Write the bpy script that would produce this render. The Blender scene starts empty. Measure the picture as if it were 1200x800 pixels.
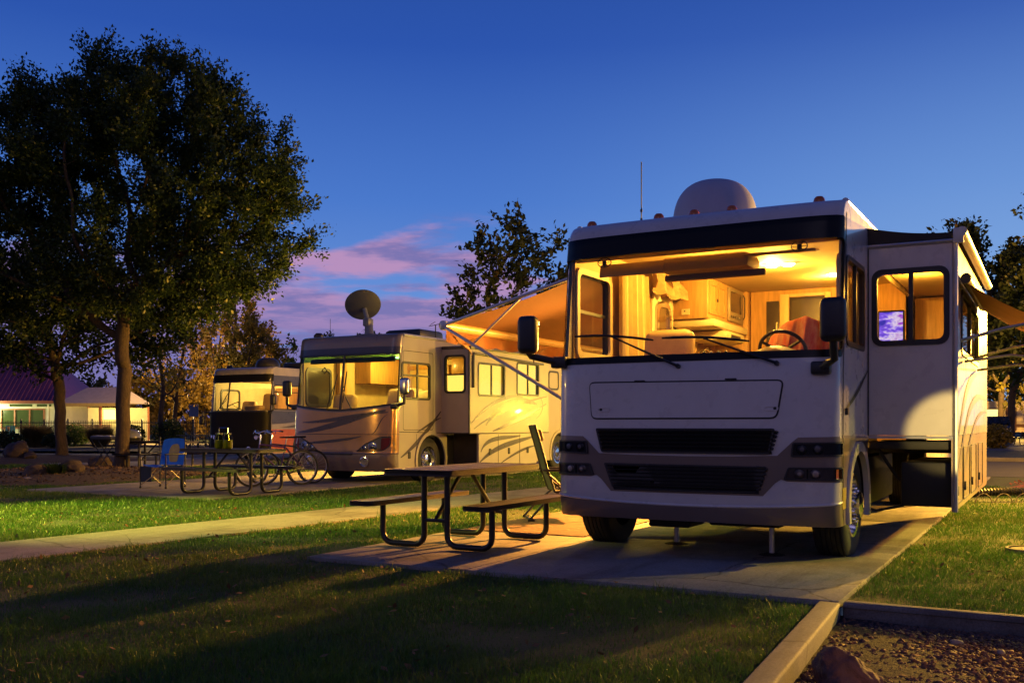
import bpy, bmesh, math, random
import numpy as np
from mathutils import Vector, Matrix
from mathutils.geometry import tessellate_polygon
random.seed(7); NR = np.random.default_rng(11)
SC = bpy.context.scene
COL = SC.collection
R = math.radians
PI = math.pi

# ------------------------------------------------------------------ materials
MATS = {}
def nodes_of(name):
    m = bpy.data.materials.new(name); m.use_nodes = True
    nt = m.node_tree; nt.nodes.clear()
    out = nt.nodes.new('ShaderNodeOutputMaterial')
    return m, nt, out
def N(nt, typ, **kw):
    n = nt.nodes.new(typ)
    for k, v in kw.items():
        if k in n.inputs.keys() if isinstance(k, str) else False: n.inputs[k].default_value = v
        else: setattr(n, k, v)
    return n
def noise(nt, scale, detail=4, rough=.6, vec=None, stretch=None):
    tc = nt.nodes.new('ShaderNodeTexCoord')
    n = nt.nodes.new('ShaderNodeTexNoise')
    n.inputs['Scale'].default_value = scale; n.inputs['Detail'].default_value = detail
    n.inputs['Roughness'].default_value = rough
    src = tc.outputs['Object']
    if stretch:
        mp = nt.nodes.new('ShaderNodeMapping'); mp.inputs['Scale'].default_value = stretch
        nt.links.new(src, mp.inputs['Vector']); src = mp.outputs['Vector']
    nt.links.new(src, n.inputs['Vector'])
    return n
def ramp(nt, src, stops):
    r = nt.nodes.new('ShaderNodeValToRGB')
    e = r.color_ramp.elements
    while len(e) > 1: e.remove(e[-1])
    for i, (p, c) in enumerate(stops):
        x = e[0] if i == 0 else e.new(p)
        x.position = p; x.color = (*c, 1) if len(c) == 3 else c
    nt.links.new(src, r.inputs['Fac'])
    return r
def mat(name, col, rough=.5, metal=0., var=.18, vs=3., bump=0., bs=60., coat=0., spec=.5, col2=None, stretch=None, emit=None, es=0., rvar=.08):
    if name in MATS: return MATS[name]
    m, nt, out = nodes_of(name)
    p = nt.nodes.new('ShaderNodeBsdfPrincipled')
    nt.links.new(p.outputs[0], out.inputs[0])
    n = noise(nt, vs, 5, .65, stretch=stretch)
    c2 = col2 or tuple(c * (1 - var) for c in col)
    c1 = col if col2 else tuple(min(1, c * (1 + var * .5)) for c in col)
    r = ramp(nt, n.outputs['Fac'], [(.3, c2), (.7, c1)])
    nt.links.new(r.outputs[0], p.inputs['Base Color'])
    rr = nt.nodes.new('ShaderNodeMapRange')
    rr.inputs['To Min'].default_value = max(0, rough - rvar); rr.inputs['To Max'].default_value = min(1, rough + rvar)
    n2 = noise(nt, vs * 4, 4); nt.links.new(n2.outputs['Fac'], rr.inputs['Value'])
    nt.links.new(rr.outputs[0], p.inputs['Roughness'])
    p.inputs['Metallic'].default_value = metal
    p.inputs['Specular IOR Level'].default_value = spec
    if coat:
        p.inputs['Coat Weight'].default_value = coat; p.inputs['Coat Roughness'].default_value = .06
    if bump:
        n3 = noise(nt, bs, 5, .7); b = nt.nodes.new('ShaderNodeBump'); b.inputs['Strength'].default_value = bump
        b.inputs['Distance'].default_value = .02
        nt.links.new(n3.outputs['Fac'], b.inputs['Height']); nt.links.new(b.outputs[0], p.inputs['Normal'])
    if emit:
        p.inputs['Emission Color'].default_value = (*emit, 1); p.inputs['Emission Strength'].default_value = es
    MATS[name] = m
    return m
def glass(name, tint=(1, 1, 1), ior=1.25, rough=.02):
    m, nt, out = nodes_of(name)
    t = nt.nodes.new('ShaderNodeBsdfTransparent'); t.inputs[0].default_value = (*tint, 1)
    g = nt.nodes.new('ShaderNodeBsdfGlossy'); g.inputs['Roughness'].default_value = rough
    f = nt.nodes.new('ShaderNodeFresnel'); f.inputs[0].default_value = ior
    mx = nt.nodes.new('ShaderNodeMixShader')
    nt.links.new(f.outputs[0], mx.inputs[0]); nt.links.new(t.outputs[0], mx.inputs[1]); nt.links.new(g.outputs[0], mx.inputs[2])
    nt.links.new(mx.outputs[0], out.inputs[0])
    MATS[name] = m
    return m
def leafmat(name, stops, scale=.8, trans=.35):
    m, nt, out = nodes_of(name)
    n = noise(nt, scale, 6, .8)
    r = ramp(nt, n.outputs['Fac'], stops)
    d = nt.nodes.new('ShaderNodeBsdfDiffuse'); t = nt.nodes.new('ShaderNodeBsdfTranslucent')
    g = nt.nodes.new('ShaderNodeBsdfGlossy'); g.inputs['Roughness'].default_value = .45
    mx = nt.nodes.new('ShaderNodeMixShader'); mx.inputs[0].default_value = trans
    m2 = nt.nodes.new('ShaderNodeMixShader'); m2.inputs[0].default_value = .025
    nt.links.new(r.outputs[0], d.inputs[0]); nt.links.new(r.outputs[0], t.inputs[0])
    nt.links.new(d.outputs[0], mx.inputs[1]); nt.links.new(t.outputs[0], mx.inputs[2])
    nt.links.new(mx.outputs[0], m2.inputs[1]); nt.links.new(g.outputs[0], m2.inputs[2])
    nt.links.new(m2.outputs[0], out.inputs[0])
    MATS[name] = m
    return m
def glow(name, col, strength):
    m, nt, out = nodes_of(name)
    e = nt.nodes.new('ShaderNodeEmission'); e.inputs[0].default_value = (*col, 1); e.inputs[1].default_value = strength
    nt.links.new(e.outputs[0], out.inputs[0]); MATS[name] = m
    return m

# ------------------------------------------------------------------ mesh builder
def rrect(x0, z0, x1, z1, r, n=5):
    pts = []
    for cx, cz, a0 in ((x1 - r, z0 + r, -90), (x1 - r, z1 - r, 0), (x0 + r, z1 - r, 90), (x0 + r, z0 + r, 180)):
        for i in range(n + 1):
            a = R(a0 + 90 * i / n); pts.append((cx + r * math.cos(a), cz + r * math.sin(a)))
    return pts
def rpoly(pts, r, n=4):
    """round the corners of a polygon"""
    out = []; k = len(pts)
    for i in range(k):
        p = Vector(pts[i]); a = Vector(pts[i - 1]) - p; b = Vector(pts[(i + 1) % k]) - p
        q = min(r, a.length * .45, b.length * .45)
        pa = p + a.normalized() * q; pb = p + b.normalized() * q
        for j in range(n + 1):
            t = j / n
            s = pa * (1 - t) ** 2 + p * 2 * t * (1 - t) + pb * t ** 2
            out.append((s.x, s.y))
    return out
def offset_poly(pts, d):
    """inset (d>0) a counter-clockwise polygon"""
    k = len(pts); out = []
    for i in range(k):
        p = Vector(pts[i]); a = (p - Vector(pts[i - 1])).normalized(); b = (Vector(pts[(i + 1) % k]) - p).normalized()
        na = Vector((-a.y, a.x)); nb = Vector((-b.y, b.x)); m = na + nb
        if m.length < 1e-6: m = na
        m = m.normalized(); c = max(.4, m.dot(na))
        q = p + m * (d / c); out.append((q.x, q.y))
    return out
class MB:
    def __init__(s): s.v = []; s.f = []; s.m = []
    def add(s, vs, fs, m=0):
        o = len(s.v); s.v.extend([tuple(v) for v in vs])
        for f in fs: s.f.append([i + o for i in f]); s.m.append(m)
        return s
    def bm(s, b, m=0):
        b.verts.index_update()
        s.add([v.co.copy() for v in b.verts], [[v.index for v in f.verts] for f in b.faces], m); b.free()
        return s
    def box(s, c, d, m=0, bev=0., rot=None, seg=2):
        b = bmesh.new(); bmesh.ops.create_cube(b, size=1)
        for v in b.verts: v.co = Vector((v.co.x * d[0], v.co.y * d[1], v.co.z * d[2]))
        if bev: bmesh.ops.bevel(b, geom=b.edges[:], offset=min(bev, min(d) * .45), segments=seg, affect='EDGES', profile=.5)
        M = Matrix.Translation(Vector(c)) @ (rot.to_4x4() if rot is not None else Matrix())
        b.transform(M)
        return s.bm(b, m)
    def box2(s, p, q, m=0, bev=0.):
        return s.box([(p[i] + q[i]) / 2 for i in range(3)], [abs(q[i] - p[i]) for i in range(3)], m, bev)
    def bar(s, p, q, w, h, m=0, bev=0., up=(0, 0, 1)):
        p = Vector(p); q = Vector(q); d = q - p
        z = d.normalized(); x = Vector(up).cross(z)
        if x.length < 1e-4: x = Vector((1, 0, 0)).cross(z)
        x.normalize(); y = z.cross(x)
        rot = Matrix((x, y, z)).transposed()
        return s.box((p + q) / 2, (w, h, d.length), m, bev, rot)
    def tube(s, pts, r, m=0, n=8, closed=False, cap=True):
        pts = [Vector(p) for p in pts]; k = len(pts)
        rs = r if isinstance(r, (list, tuple)) else [r] * k
        vs = []; fs = []; prev = None
        for i, p in enumerate(pts):
            if closed: t = pts[(i + 1) % k] - pts[i - 1]
            else: t = pts[min(i + 1, k - 1)] - pts[max(i - 1, 0)]
            t.normalize()
            if prev is None:
                x = Vector((0, 0, 1)).cross(t)
                if x.length < 1e-3: x = Vector((1, 0, 0)).cross(t)
            else: x = prev - t * prev.dot(t)
            x.normalize(); prev = x; y = t.cross(x)
            for j in range(n):
                a = 2 * PI * j / n; vs.append(p + (x * math.cos(a) + y * math.sin(a)) * rs[i])
        for i in range(k if closed else k - 1):
            for j in range(n):
                a = i * n + j; b = i * n + (j + 1) % n; c = ((i + 1) % k) * n + (j + 1) % n; d = ((i + 1) % k) * n + j
                fs.append([a, b, c, d])
        if cap and not closed:
            fs.append(list(range(n))[::-1]); fs.append([(k - 1) * n + j for j in range(n)])
        return s.add(vs, fs, m)
    def lathe(s, prof, m=0, n=24, M=None):
        """profile of (r, z) spun round z"""
        M = M or Matrix(); vs = []; fs = []; k = len(prof)
        for r, z in prof:
            for j in range(n):
                a = 2 * PI * j / n; vs.append(M @ Vector((r * math.cos(a), r * math.sin(a), z)))
        for i in range(k - 1):
            for j in range(n):
                fs.append([i * n + j, i * n + (j + 1) % n, (i + 1) * n + (j + 1) % n, (i + 1) * n + j])
        return s.add(vs, fs, m)
    def plate(s, poly, holes, fn, off, thick, m=0, gx=None, gz=None):
        """2-D outline with holes, cut on a grid, mapped through fn(s,t,offset) and given a thickness"""
        loops = [[Vector((p[0], p[1], 0)) for p in poly]] + [[Vector((p[0], p[1], 0)) for p in h] for h in holes]
        tris = tessellate_polygon(loops)
        flat = [p for l in loops for p in l]
        b = bmesh.new(); bv = [b.verts.new(p) for p in flat]
        for t in tris:
            try: b.faces.new([bv[i] for i in t])
            except ValueError: pass
        bmesh.ops.remove_doubles(b, verts=b.verts[:], dist=1e-5)
        for f in b.faces: f.normal_update()
        for f in b.faces:
            if f.normal.z < 0: f.normal_flip()
        for x in gx or (): bmesh.ops.bisect_plane(b, geom=b.verts[:] + b.edges[:] + b.faces[:], plane_co=(x, 0, 0), plane_no=(1, 0, 0), dist=1e-5)
        for z in gz or (): bmesh.ops.bisect_plane(b, geom=b.verts[:] + b.edges[:] + b.faces[:], plane_co=(0, z, 0), plane_no=(0, 1, 0), dist=1e-5)
        b.verts.index_update(); b.edges.index_update()
        uv = [(v.co.x, v.co.y) for v in b.verts]; n = len(uv)
        top = [fn(x, z, off) for x, z in uv]
        fs = [[v.index for v in f.verts] for f in b.faces]
        if thick:
            bot = [fn(x, z, off - thick) for x, z in uv]
            rim = []
            for e in b.edges:
                if len(e.link_faces) == 1:
                    l = e.link_loops[0]; a, c = l.vert.index, l.link_loop_next.vert.index
                    rim.append([c, a, a + n, c + n])
            fs = fs + [[i + n for i in f][::-1] for f in fs] + rim
            top = top + bot
        b.free()
        return s.add(top, fs, m)
    def build(s, name, mats, parent=None, weld=True, smooth=True, angle=38):
        me = bpy.data.meshes.new(name); me.from_pydata(s.v, [], s.f); me.update()
        if not isinstance(mats, (list, tuple)): mats = [mats]
        for x in mats: me.materials.append(x)
        me.polygons.foreach_set('material_index', s.m)
        if weld:
            b = bmesh.new(); b.from_mesh(me); bmesh.ops.remove_doubles(b, verts=b.verts[:], dist=2e-5)
            bmesh.ops.recalc_face_normals(b, faces=b.faces[:]); b.to_mesh(me); b.free()
        if smooth:
            me.polygons.foreach_set('use_smooth', [True] * len(me.polygons)); me.set_sharp_from_angle(angle=R(angle))
        o = bpy.data.objects.new(name, me); COL.objects.link(o)
        if parent: o.parent = parent
        return o
def npmesh(name, V, F, mats, parent=None, mi=None, smooth=False):
    """fast mesh from arrays: V (n,3), F (k, 3 or 4)"""
    me = bpy.data.meshes.new(name); k = F.shape[1]
    me.vertices.add(len(V)); me.vertices.foreach_set('co', np.ascontiguousarray(V, dtype=np.float32).ravel())
    me.loops.add(F.size); me.loops.foreach_set('vertex_index', np.ascontiguousarray(F, dtype=np.int32).ravel())
    me.polygons.add(len(F)); me.polygons.foreach_set('loop_start', np.arange(0, F.size, k, dtype=np.int32))
    me.update(calc_edges=True)
    for x in (mats if isinstance(mats, (list, tuple)) else [mats]): me.materials.append(x)
    if mi is not None: me.polygons.foreach_set('material_index', np.asarray(mi, dtype=np.int32))
    if smooth: me.polygons.foreach_set('use_smooth', np.ones(len(F), dtype=bool))
    o = bpy.data.objects.new(name, me); COL.objects.link(o)
    if parent: o.parent = parent
    return o
def tag(o, label, cat, group=None):
    o['label'] = label; o['category'] = cat
    if group: o['group'] = group
    return o
def thing(name, label, cat, loc=(0, 0, 0), rz=0., group=None):
    o = bpy.data.objects.new(name, None); COL.objects.link(o); o.empty_display_size = .2
    o.location = loc; o.rotation_euler = (0, 0, rz)
    return tag(o, label, cat, group)
def holder(name, parent, loc=(0, 0, 0)):
    o = bpy.data.objects.new(name, None); COL.objects.link(o); o.parent = parent; o.location = loc
    return o
def struct(o): o['kind'] = 'structure'; return o
def stuff(o): o['kind'] = 'stuff'; return o
def dup(root, loc, rz, label=None, group=None):
    def cp(o, par):
        c = o.copy(); COL.objects.link(c)
        if par: c.parent = par
        for ch in [x for x in SC.objects if x.parent == o and x != c]: cp(ch, c)
        return c
    r = cp(root, None); r.location = loc; r.rotation_euler = (0, 0, rz)
    if label: r['label'] = label
    if group: r['group'] = group
    return r

# the pitches share one direction: u to the viewer's right along a front, v towards the back
AX = (.4847, .8747); BX = (.8747, -.4847); RZ = -math.atan2(.4847, .8747)
O1 = (1.521, 8.655); O2 = (-3.584, 19.955); O3 = (-9.0, 31.7)
def W(O, u, v): return (O[0] + u * BX[0] + v * AX[0], O[1] + u * BX[1] + v * AX[1])
def at(px, Y): return (px - 600) * Y / 1146.

# ------------------------------------------------------------------ shared materials
white = mat('white_gelcoat', (.66, .625, .60), .3, col2=(.56, .525, .50), vs=1.6, coat=.6, rvar=.14)
tan = mat('tan_metallic_paint', (.20, .15, .12), .32, metal=.2, var=.08, vs=1.5, coat=.5)
black = mat('black_plastic', (.018, .018, .02), .42, var=.3, vs=12)
rubber = mat('rubber', (.02, .02, .021), .75, var=.3, vs=9, bump=.15, bs=40)
dark = mat('dark_underbody', (.016, .015, .015), .8, var=.4, vs=5)
chrome = mat('chrome', (.8, .8, .82), .12, metal=1., var=.06)
alu = mat('anodised_aluminium', (.5, .5, .52), .38, metal=.8, var=.12)
amber = mat('amber_lens', (.5, .12, .015), .2, var=.1, coat=.4)
redlens = mat('red_lens', (.75, .07, .025), .2, var=.1, coat=.4)
clear = glass('clear_lens', (.55, .56, .58))
ws_glass = glass('windshield_glass', (.93, .95, .92))
tint = glass('tinted_glass', (.62, .58, .52))
darktint = glass('dark_tinted_glass', (.10, .11, .12))
greenband = glass('green_sun_band', (.10, .30, .18))
sunband = glass('black_sun_band', (.03, .03, .035))
seam = mat('seam_shadow_gap', (.03, .03, .032), .7)
beige_int = mat('beige_interior_vinyl', (.62, .44, .20), .55, var=.1, vs=6, bump=.1, bs=200)
ceil_int = mat('interior_headliner', (.58, .42, .2), .7, var=.06, vs=6, bump=.15, bs=90)
wood_int = mat('maple_cabinet', (.52, .29, .095), .38, var=.3, vs=2.5, stretch=(12, 12, 1), coat=.3)
seat_int = mat('tan_leather', (.56, .38, .17), .45, var=.15, vs=8, bump=.2, bs=70)
curtain_m = mat('cream_curtain', (.74, .58, .28), .85, var=.12, vs=9, bump=.1, bs=300)
# ------------------------------------------------------------------ motorhome tools
class Cap:
    """front of a coach: superellipse in plan, profile in height"""
    def __init__(s, half, depth, n, prof):
        s.prof = prof; T = []; d = 0; last = None
        for i in range(241):
            ph = PI / 2 * i / 240
            x = half * math.sin(ph) ** (2 / n); y = depth * (1 - math.cos(ph) ** (2 / n))
            if last: d += math.hypot(x - last[0], y - last[1])
            last = (x, y); T.append((d, x, y))
        s.T = T; s.S = d
    def plan(s, t):
        a = min(abs(t), s.S); T = s.T; lo, hi = 0, len(T) - 1
        while hi - lo > 1:
            m = (lo + hi) // 2
            if T[m][0] <= a: lo = m
            else: hi = m
        k = (a - T[lo][0]) / max(1e-9, T[hi][0] - T[lo][0])
        x = T[lo][1] + k * (T[hi][1] - T[lo][1]); y = T[lo][2] + k * (T[hi][2] - T[lo][2])
        return (x if t >= 0 else -x), y
    def lean(s, z):
        P = s.prof
        if z <= P[0][0]: return P[0][1]
        for (z0, y0), (z1, y1) in zip(P, P[1:]):
            if z <= z1:
                k = (z - z0) / (z1 - z0); return y0 + (y1 - y0) * k
        return P[-1][1]
    def pt(s, t, z):
        x, y = s.plan(t); k = min(1, max(0, 1 - y / .9))
        return Vector((x, y + s.lean(z) * k, z))
    def __call__(s, t, z, o):
        p = s.pt(t, z); e = .01
        a = s.pt(min(t + e, s.S), z) - s.pt(max(t - e, -s.S), z); b = s.pt(t, z + e) - s.pt(t, z - e)
        n = a.cross(b).normalized()          # points to -y (outwards)
        return p + n * o
    def t_of(s, x):
        for d, xx, y in s.T:
            if xx >= abs(x): return d if x >= 0 else -d
        return s.S if x >= 0 else -s.S
def fr(a, b, st):
    n = max(1, int(round((b - a) / st))); return [a + (b - a) * i / n for i in range(n + 1)]
def sideR(X):
    return lambda v, z, o: Vector((X + o, v, z))
def sideL(X):
    return lambda v, z, o: Vector((-X - o, v, z))
def facing(Y):
    return lambda x, z, o: Vector((x, Y - o, z))
def window(parent, fn, x0, z0, x1, z1, r=.09, fw=.045, gl=None, bars=(), rails=(), name='window', fm=None, proud=.012):
    """a framed window: frame ring (part) with its pane as a sub-part"""
    m = MB(); o = rrect(x0, z0, x1, z1, r); i = rrect(x0 + fw, z0 + fw, x1 - fw, z1 - fw, max(.02, r - fw * .6))
    m.plate(o, [i], fn, proud, .05)
    for b in bars: m.plate([(b - .02, z0 + fw * .5), (b + .02, z0 + fw * .5), (b + .02, z1 - fw * .5), (b - .02, z1 - fw * .5)], [], fn, proud - .004, .03)
    for b in rails: m.plate([(x0 + fw * .5, b - .016), (x1 - fw * .5, b - .016), (x1 - fw * .5, b + .016), (x0 + fw * .5, b + .016)], [], fn, proud - .006, .028)
    w = m.build(name, fm or black, parent)
    g = MB(); g.plate(rrect(x0 + fw * .5, z0 + fw * .5, x1 - fw * .5, z1 - fw * .5, max(.02, r - fw * .4)), [], fn, -.012, 0)
    g.build('pane', gl or tint, w, weld=False)
    return w
def blind(parent, fn, x0, z0, x1, z1, m, step=.035, depth=.06):
    """closed slat blind behind a window"""
    b = MB(); z = z0
    while z < z1:
        zz = min(z + step, z1)
        p = [fn(x0, z, -depth), fn(x1, z, -depth), fn(x1, zz, -depth - .012), fn(x0, zz, -depth - .012)]
        b.add(p, [[0, 1, 2, 3]], 0); z = zz
    return b.build('blind', m, parent, weld=False, smooth=False)
def wheel(parent, loc, rad, width, out=1, lugs=10, dual=False, sub='wheel', hub=.95):
    """wheel on the x axis; out=+1 shows its face to +x"""
    h = holder(sub, parent, loc); w = width / 2
    M = Matrix.Rotation(R(90) * out, 4, 'Y')
    t = MB(); rr = rad * .60
    prof = [(rr, -w), (rad * .8, -w * 1.06), (rad * .93, -w), (rad * .985, -w * .8)]
    for i in range(5):
        z0 = -w * .72 + i * w * .3
        prof += [(rad, z0), (rad, z0 + w * .22), (rad * .975, z0 + w * .235), (rad * .975, z0 + w * .285)]
    prof += [(rad, w * .78), (rad * .985, w * .84), (rad * .93, w), (rad * .8, w * 1.06), (rr, w), (rr * .97, w * .6), (rr * .97, -w * .6), (rr, -w)]
    t.lathe(prof, 0, 40, M); t.build('tyre', rubber, h)
    r = MB()
    r.lathe([(rr * 1.02, w * .98), (rr * 1.0, w * 1.03), (rr * .9, w * 1.0), (rr * .86, w * .45), (rr * .6, w * .25), (rr * .42, w * .55), (rr * .40, w * hub), (rr * .25, w * (hub + .08)), (.0, w * (hub + .1))], 0, 40, M)
    for i in range(lugs):
        a = 2 * PI * i / lugs; c = M @ Vector((rr * .52 * math.cos(a), rr * .52 * math.sin(a), w * .45))
        r.lathe([(0, w * .55), (.017, w * .52), (.021, w * .38), (.024, w * .2), (.024, 0)], 0, 10, M @ Matrix.Translation((rr * .52 * math.cos(a), rr * .52 * math.sin(a), w * (.28 if hub < 1 else .75))))
    for i in range(8):
        a = 2 * PI * (i + .5) / 8
        r.lathe([(.0, .004), (rr * .085, .003), (rr * .1, 0)], 1, 12, M @ Matrix.Translation((rr * .73 * math.cos(a), rr * .73 * math.sin(a), w * .37)))
    r.build('rim', [chrome, dark], h)
    return h
def arch_poly(v0, v1, z0, z1, arches):
    """side panel outline (counter-clockwise from front bottom) with wheel arches cut from the bottom edge"""
    p = [(v0, z0)]
    for c, cz, r in arches:
        a0 = math.acos(max(-1, min(1, 1))) if False else math.asin(max(-1, min(1, (z0 - cz) / r)))
        for i in range(17):
            a = (PI - a0) + (a0 - (PI - a0)) * i / 16
            p.append((c + r * math.cos(a), cz + r * math.sin(a)))
    p += [(v1, z0), (v1, z1), (v0, z1)]
    return p
def ring_arch(c, cz, r0, r1, z0):
    out = []
    a1 = math.asin(max(-1, min(1, (z0 - cz) / r1))); a0 = math.asin(max(-1, min(1, (z0 - cz) / r0)))
    for i in range(19): a = a1 + (PI - 2 * a1) * i / 18; out.append((c + r1 * math.cos(a), cz + r1 * math.sin(a)))
    for i in range(19): a = PI - a0 - (PI - 2 * a0) * i / 18; out.append((c + r0 * math.cos(a), cz + r0 * math.sin(a)))
    return out
def ribbon(c, w0, w1=None, n=16):
    """tapered stripe polygon along a quadratic/cubic Bezier c of 3 or 4 points"""
    c = [Vector(p) for p in c]; L = []; Rr = []
    def B(t):
        q = c
        while len(q) > 1: q = [q[i].lerp(q[i + 1], t) for i in range(len(q) - 1)]
        return q[0]
    for i in range(n + 1):
        t = i / n; p = B(t); d = (B(min(1, t + .01)) - B(max(0, t - .01))).normalized(); nn = Vector((-d.y, d.x))
        w = (w0 * math.sin(PI * min(1, max(.02, t * .9 + .05))) ** .8) / 2 if w1 is None else (w0 + (w1 - w0) * t) / 2
        L.append(p + nn * w); Rr.append(p - nn * w)
    return [(p.x, p.y) for p in Rr + L[::-1]]
def mirror_arm(parent, base, head, sgn, hw=.21, hh=.36, mm=None):
    """side mirror: base block, bent arm, rounded head with a glass face"""
    b = Vector(base); h = Vector(head)
    h0 = MB()
    h0.box(h, (hw, .13, hh), 0, .055, seg=4)
    o = h0.build('mirror', mm or black, parent)
    a = MB(); a.box(b, (.16, .10, .11), 0, .02)
    el = Vector((h.x, h.y * .7 + b.y * .3, b.z + .06))
    a.tube([b, b.lerp(el, .55) + Vector((0, -.02, .0)), el, h - Vector((0, 0, hh * .42))], [.035, .034, .032, .034], 0, 10)
    a.build('mirror_arm', black, o)
    g = MB(); g.plate(rrect(-hw * .42, -hh * .44, hw * .42, hh * .44, .03), [], lambda x, z, q: Vector((h.x + x, h.y + .068 + q, h.z + z)), 0, .004)
    g.build('mirror_glass', chrome, o)
    return o
def wiper(parent, cap, p, a, b0, b1, off=.05):
    """wiper: arm from pivot p to a, blade b0-b1, all (t,z) on the glass"""
    m = MB(); P = cap(*p, .03); A = cap(*a, off)
    m.tube([cap(*p, .0), P], .022, 0, 8)
    m.tube([P, P.lerp(A, .5) - Vector((0, .03, 0)), A], [.014, .011, .008], 0, 6)
    k = 8; pts = [cap(b0[0] + (b1[0] - b0[0]) * i / k, b0[1] + (b1[1] - b0[1]) * i / k + .02 * math.sin(PI * i / k), off - .02) for i in range(k + 1)]
    m.tube(pts, [.008] + [.013] * (k - 1) + [.008], 0, 6)
    m.tube([A, pts[k // 2]], .012, 0, 6)
    return m.build('wiper', black, parent)
SKY = 1.0; EXPO = 0.; CLOUDOFF = (8.5, 4.5, 0.)
# ------------------------------------------------------------------ the near motorhome
def near_coach():
    rv = thing('motorhome', 'white and tan motorhome nearest the camera, amber-lit behind one big windshield', 'motorhome', (*O1, 0), RZ, 'motorhomes parked on the pitches')
    cap = Cap(1.3, .26, 4.2, [(.36, .05), (.42, .015), (.52, 0), (1.1, 0), (1.68, .02), (1.8, .04), (2.95, .22), (3.05, .25), (3.10, .29), (3.14, .35), (3.165, .43), (3.178, .56)])
    S = cap.S; gx = fr(-S, S, .09) + [-S + .04, S - .04, -S + .08, S - .08]
    gz = fr(.36, 1.8, .12) + fr(1.8, 2.95, .14) + [2.9, 2.95, 3.0, 3.03, 3.06, 3.09, 3.12, 3.14, 3.155, 3.17]
    H = 3.178
    m = MB()                                                        # 0 white 1 tan 2 seam 3 dark 4 roof
    wsh = rrect(-S + .02, 1.79, S - .02, 2.99, .1)
    m.plate([(-S, .36), (S, .36), (S, H), (-S, H)], [wsh], cap, 0, .03, 0, gx, gz)
    # tan paint
    def tanp(poly): m.plate(poly, [], cap, .004, 0, 1, gx, gz)
    tanp([(-S, .735), (-.9, .74), (-.85, .755), (-.80, .72), (-.70, .61), (.70, .61), (.80, .72), (.85, .755), (.9, .74), (S, .735), (S, 1.12), (.99, 1.11), (.94, 1.07), (.82, .955), (.5, .945), (0, .94), (-.5, .945), (-.82, .955), (-.94, 1.07), (-.99, 1.11), (-S, 1.12)])
    tanp([(-S, .363), (S, .363), (S, .565), (.9, .535), (.4, .51), (0, .503), (-.4, .51), (-.9, .535), (-S, .565)])
    # raised lip along the paint edge of the bumper
    m.tube([cap(t, .505 + .06 * (t / S) ** 2, .002) for t in fr(-S + .01, S - .01, .08)], .012, 0, 6)
    # sides
    e = lambda z: cap.pt(S, z).y
    zs = [.36, .52, 1.1, 1.68, 2.2, 2.95, 3.05, 3.10, 3.14, 3.165]
    edge = [(e(z), z) for z in zs][::-1]
    LEN = 10.6
    winh = rrect(.47, 1.93, 1.33, 2.66, .06); lw = rrect(.45, 1.93, 1.22, 2.72, .06)
    # right side: short front piece, then the wall above and behind the slide-out
    outl = []
    for i in range(15):
        a = PI - PI * i / 14; outl.append((1.0 + .53 * math.cos(a), .50 + .53 * math.sin(a)))
    outl = [(e(.36), .36), (.47, .36)] + outl + [(1.54, .36), (1.56, .36), (1.56, 2.97), (6.52, 2.97), (6.52, .40), (LEN, .40), (LEN, 3.165)] + edge[:-1]
    m.plate(outl, [winh], sideR(1.3), 0, .03, 0)
    tn = [(e(.36), .363), (.47, .363)] + [(1.0 + .531 * math.cos(PI - PI * i / 14), .50 + .531 * math.sin(PI - PI * i / 14)) for i in range(15)] + [(1.54, .363), (1.556, .363), (1.556, 1.09), (e(1.1), 1.12)]
    m.plate(tn, [], sideR(1.3), .003, 0, 1)
    m.plate([(e(1.1) + .002, 1.105), (1.556, 1.075), (1.556, 1.10), (e(1.1) + .002, 1.13)], [], sideR(1.3), .006, .004, 1)
    m.plate(ribbon([(.35, 1.34), (.9, 1.45), (1.55, 1.74)], .045), [], sideR(1.3), .005, 0, 2)
    outl = [(e(.36), .36), (.47, .36)] + [(1.0 + .53 * math.cos(PI - PI * i / 14), .50 + .53 * math.sin(PI - PI * i / 14)) for i in range(15)] + [(1.54, .36), (LEN, .40), (LEN, 3.165)] + edge[:-1]
    m.plate(outl, [lw], sideL(1.3), 0, .03, 0)
    m.plate(tn, [], sideL(1.3), .003, 0, 1)
    m.plate([(1.56, .40), (LEN - .01, .40), (LEN - .01, 1.1), (1.56, 1.1)], [], sideL(1.3), .003, 0, 1)
    # seams: cap to side
    for sd in (sideR, sideL):
        m.plate([(e(z) + .03, z) for z in zs[:7]] + [(e(z) + .04, z) for z in zs[:7]][::-1], [], sd(1.3), .006, .004, 2)
    # roof, rear, floor
    m.box2((-1.29, .5, 3.12), (1.29, LEN, 3.172), 4, .03)
    for s in (-1, 1): m.tube([(s * 1.275, .55, 3.165), (s * 1.285, 2, 3.168), (s * 1.285, LEN, 3.168)], .03, 0, 8)
    m.box2((-1.29, LEN - .03, .4), (1.29, LEN, 3.17), 0, .02)
    m.box2((-1.26, .3, .93), (1.26, LEN - .04, .99), 3)
    m.box2((-1.2, .35, .36), (1.2, .62, .95), 3)                     # behind the bumper
    m.box2((-.9, 1.7, .42), (.45, LEN - .2, .93), 3)                  # chassis and tanks
    m.box2((-1.26, 1.62, .42), (-1.0, 6.6, .93), 3)
    m.box2((-.45, .3, .27), (-.05, .75, .36), 3, .02); m.box2((.1, .4, .30), (.75, .62, .37), 3, .02)
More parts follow.
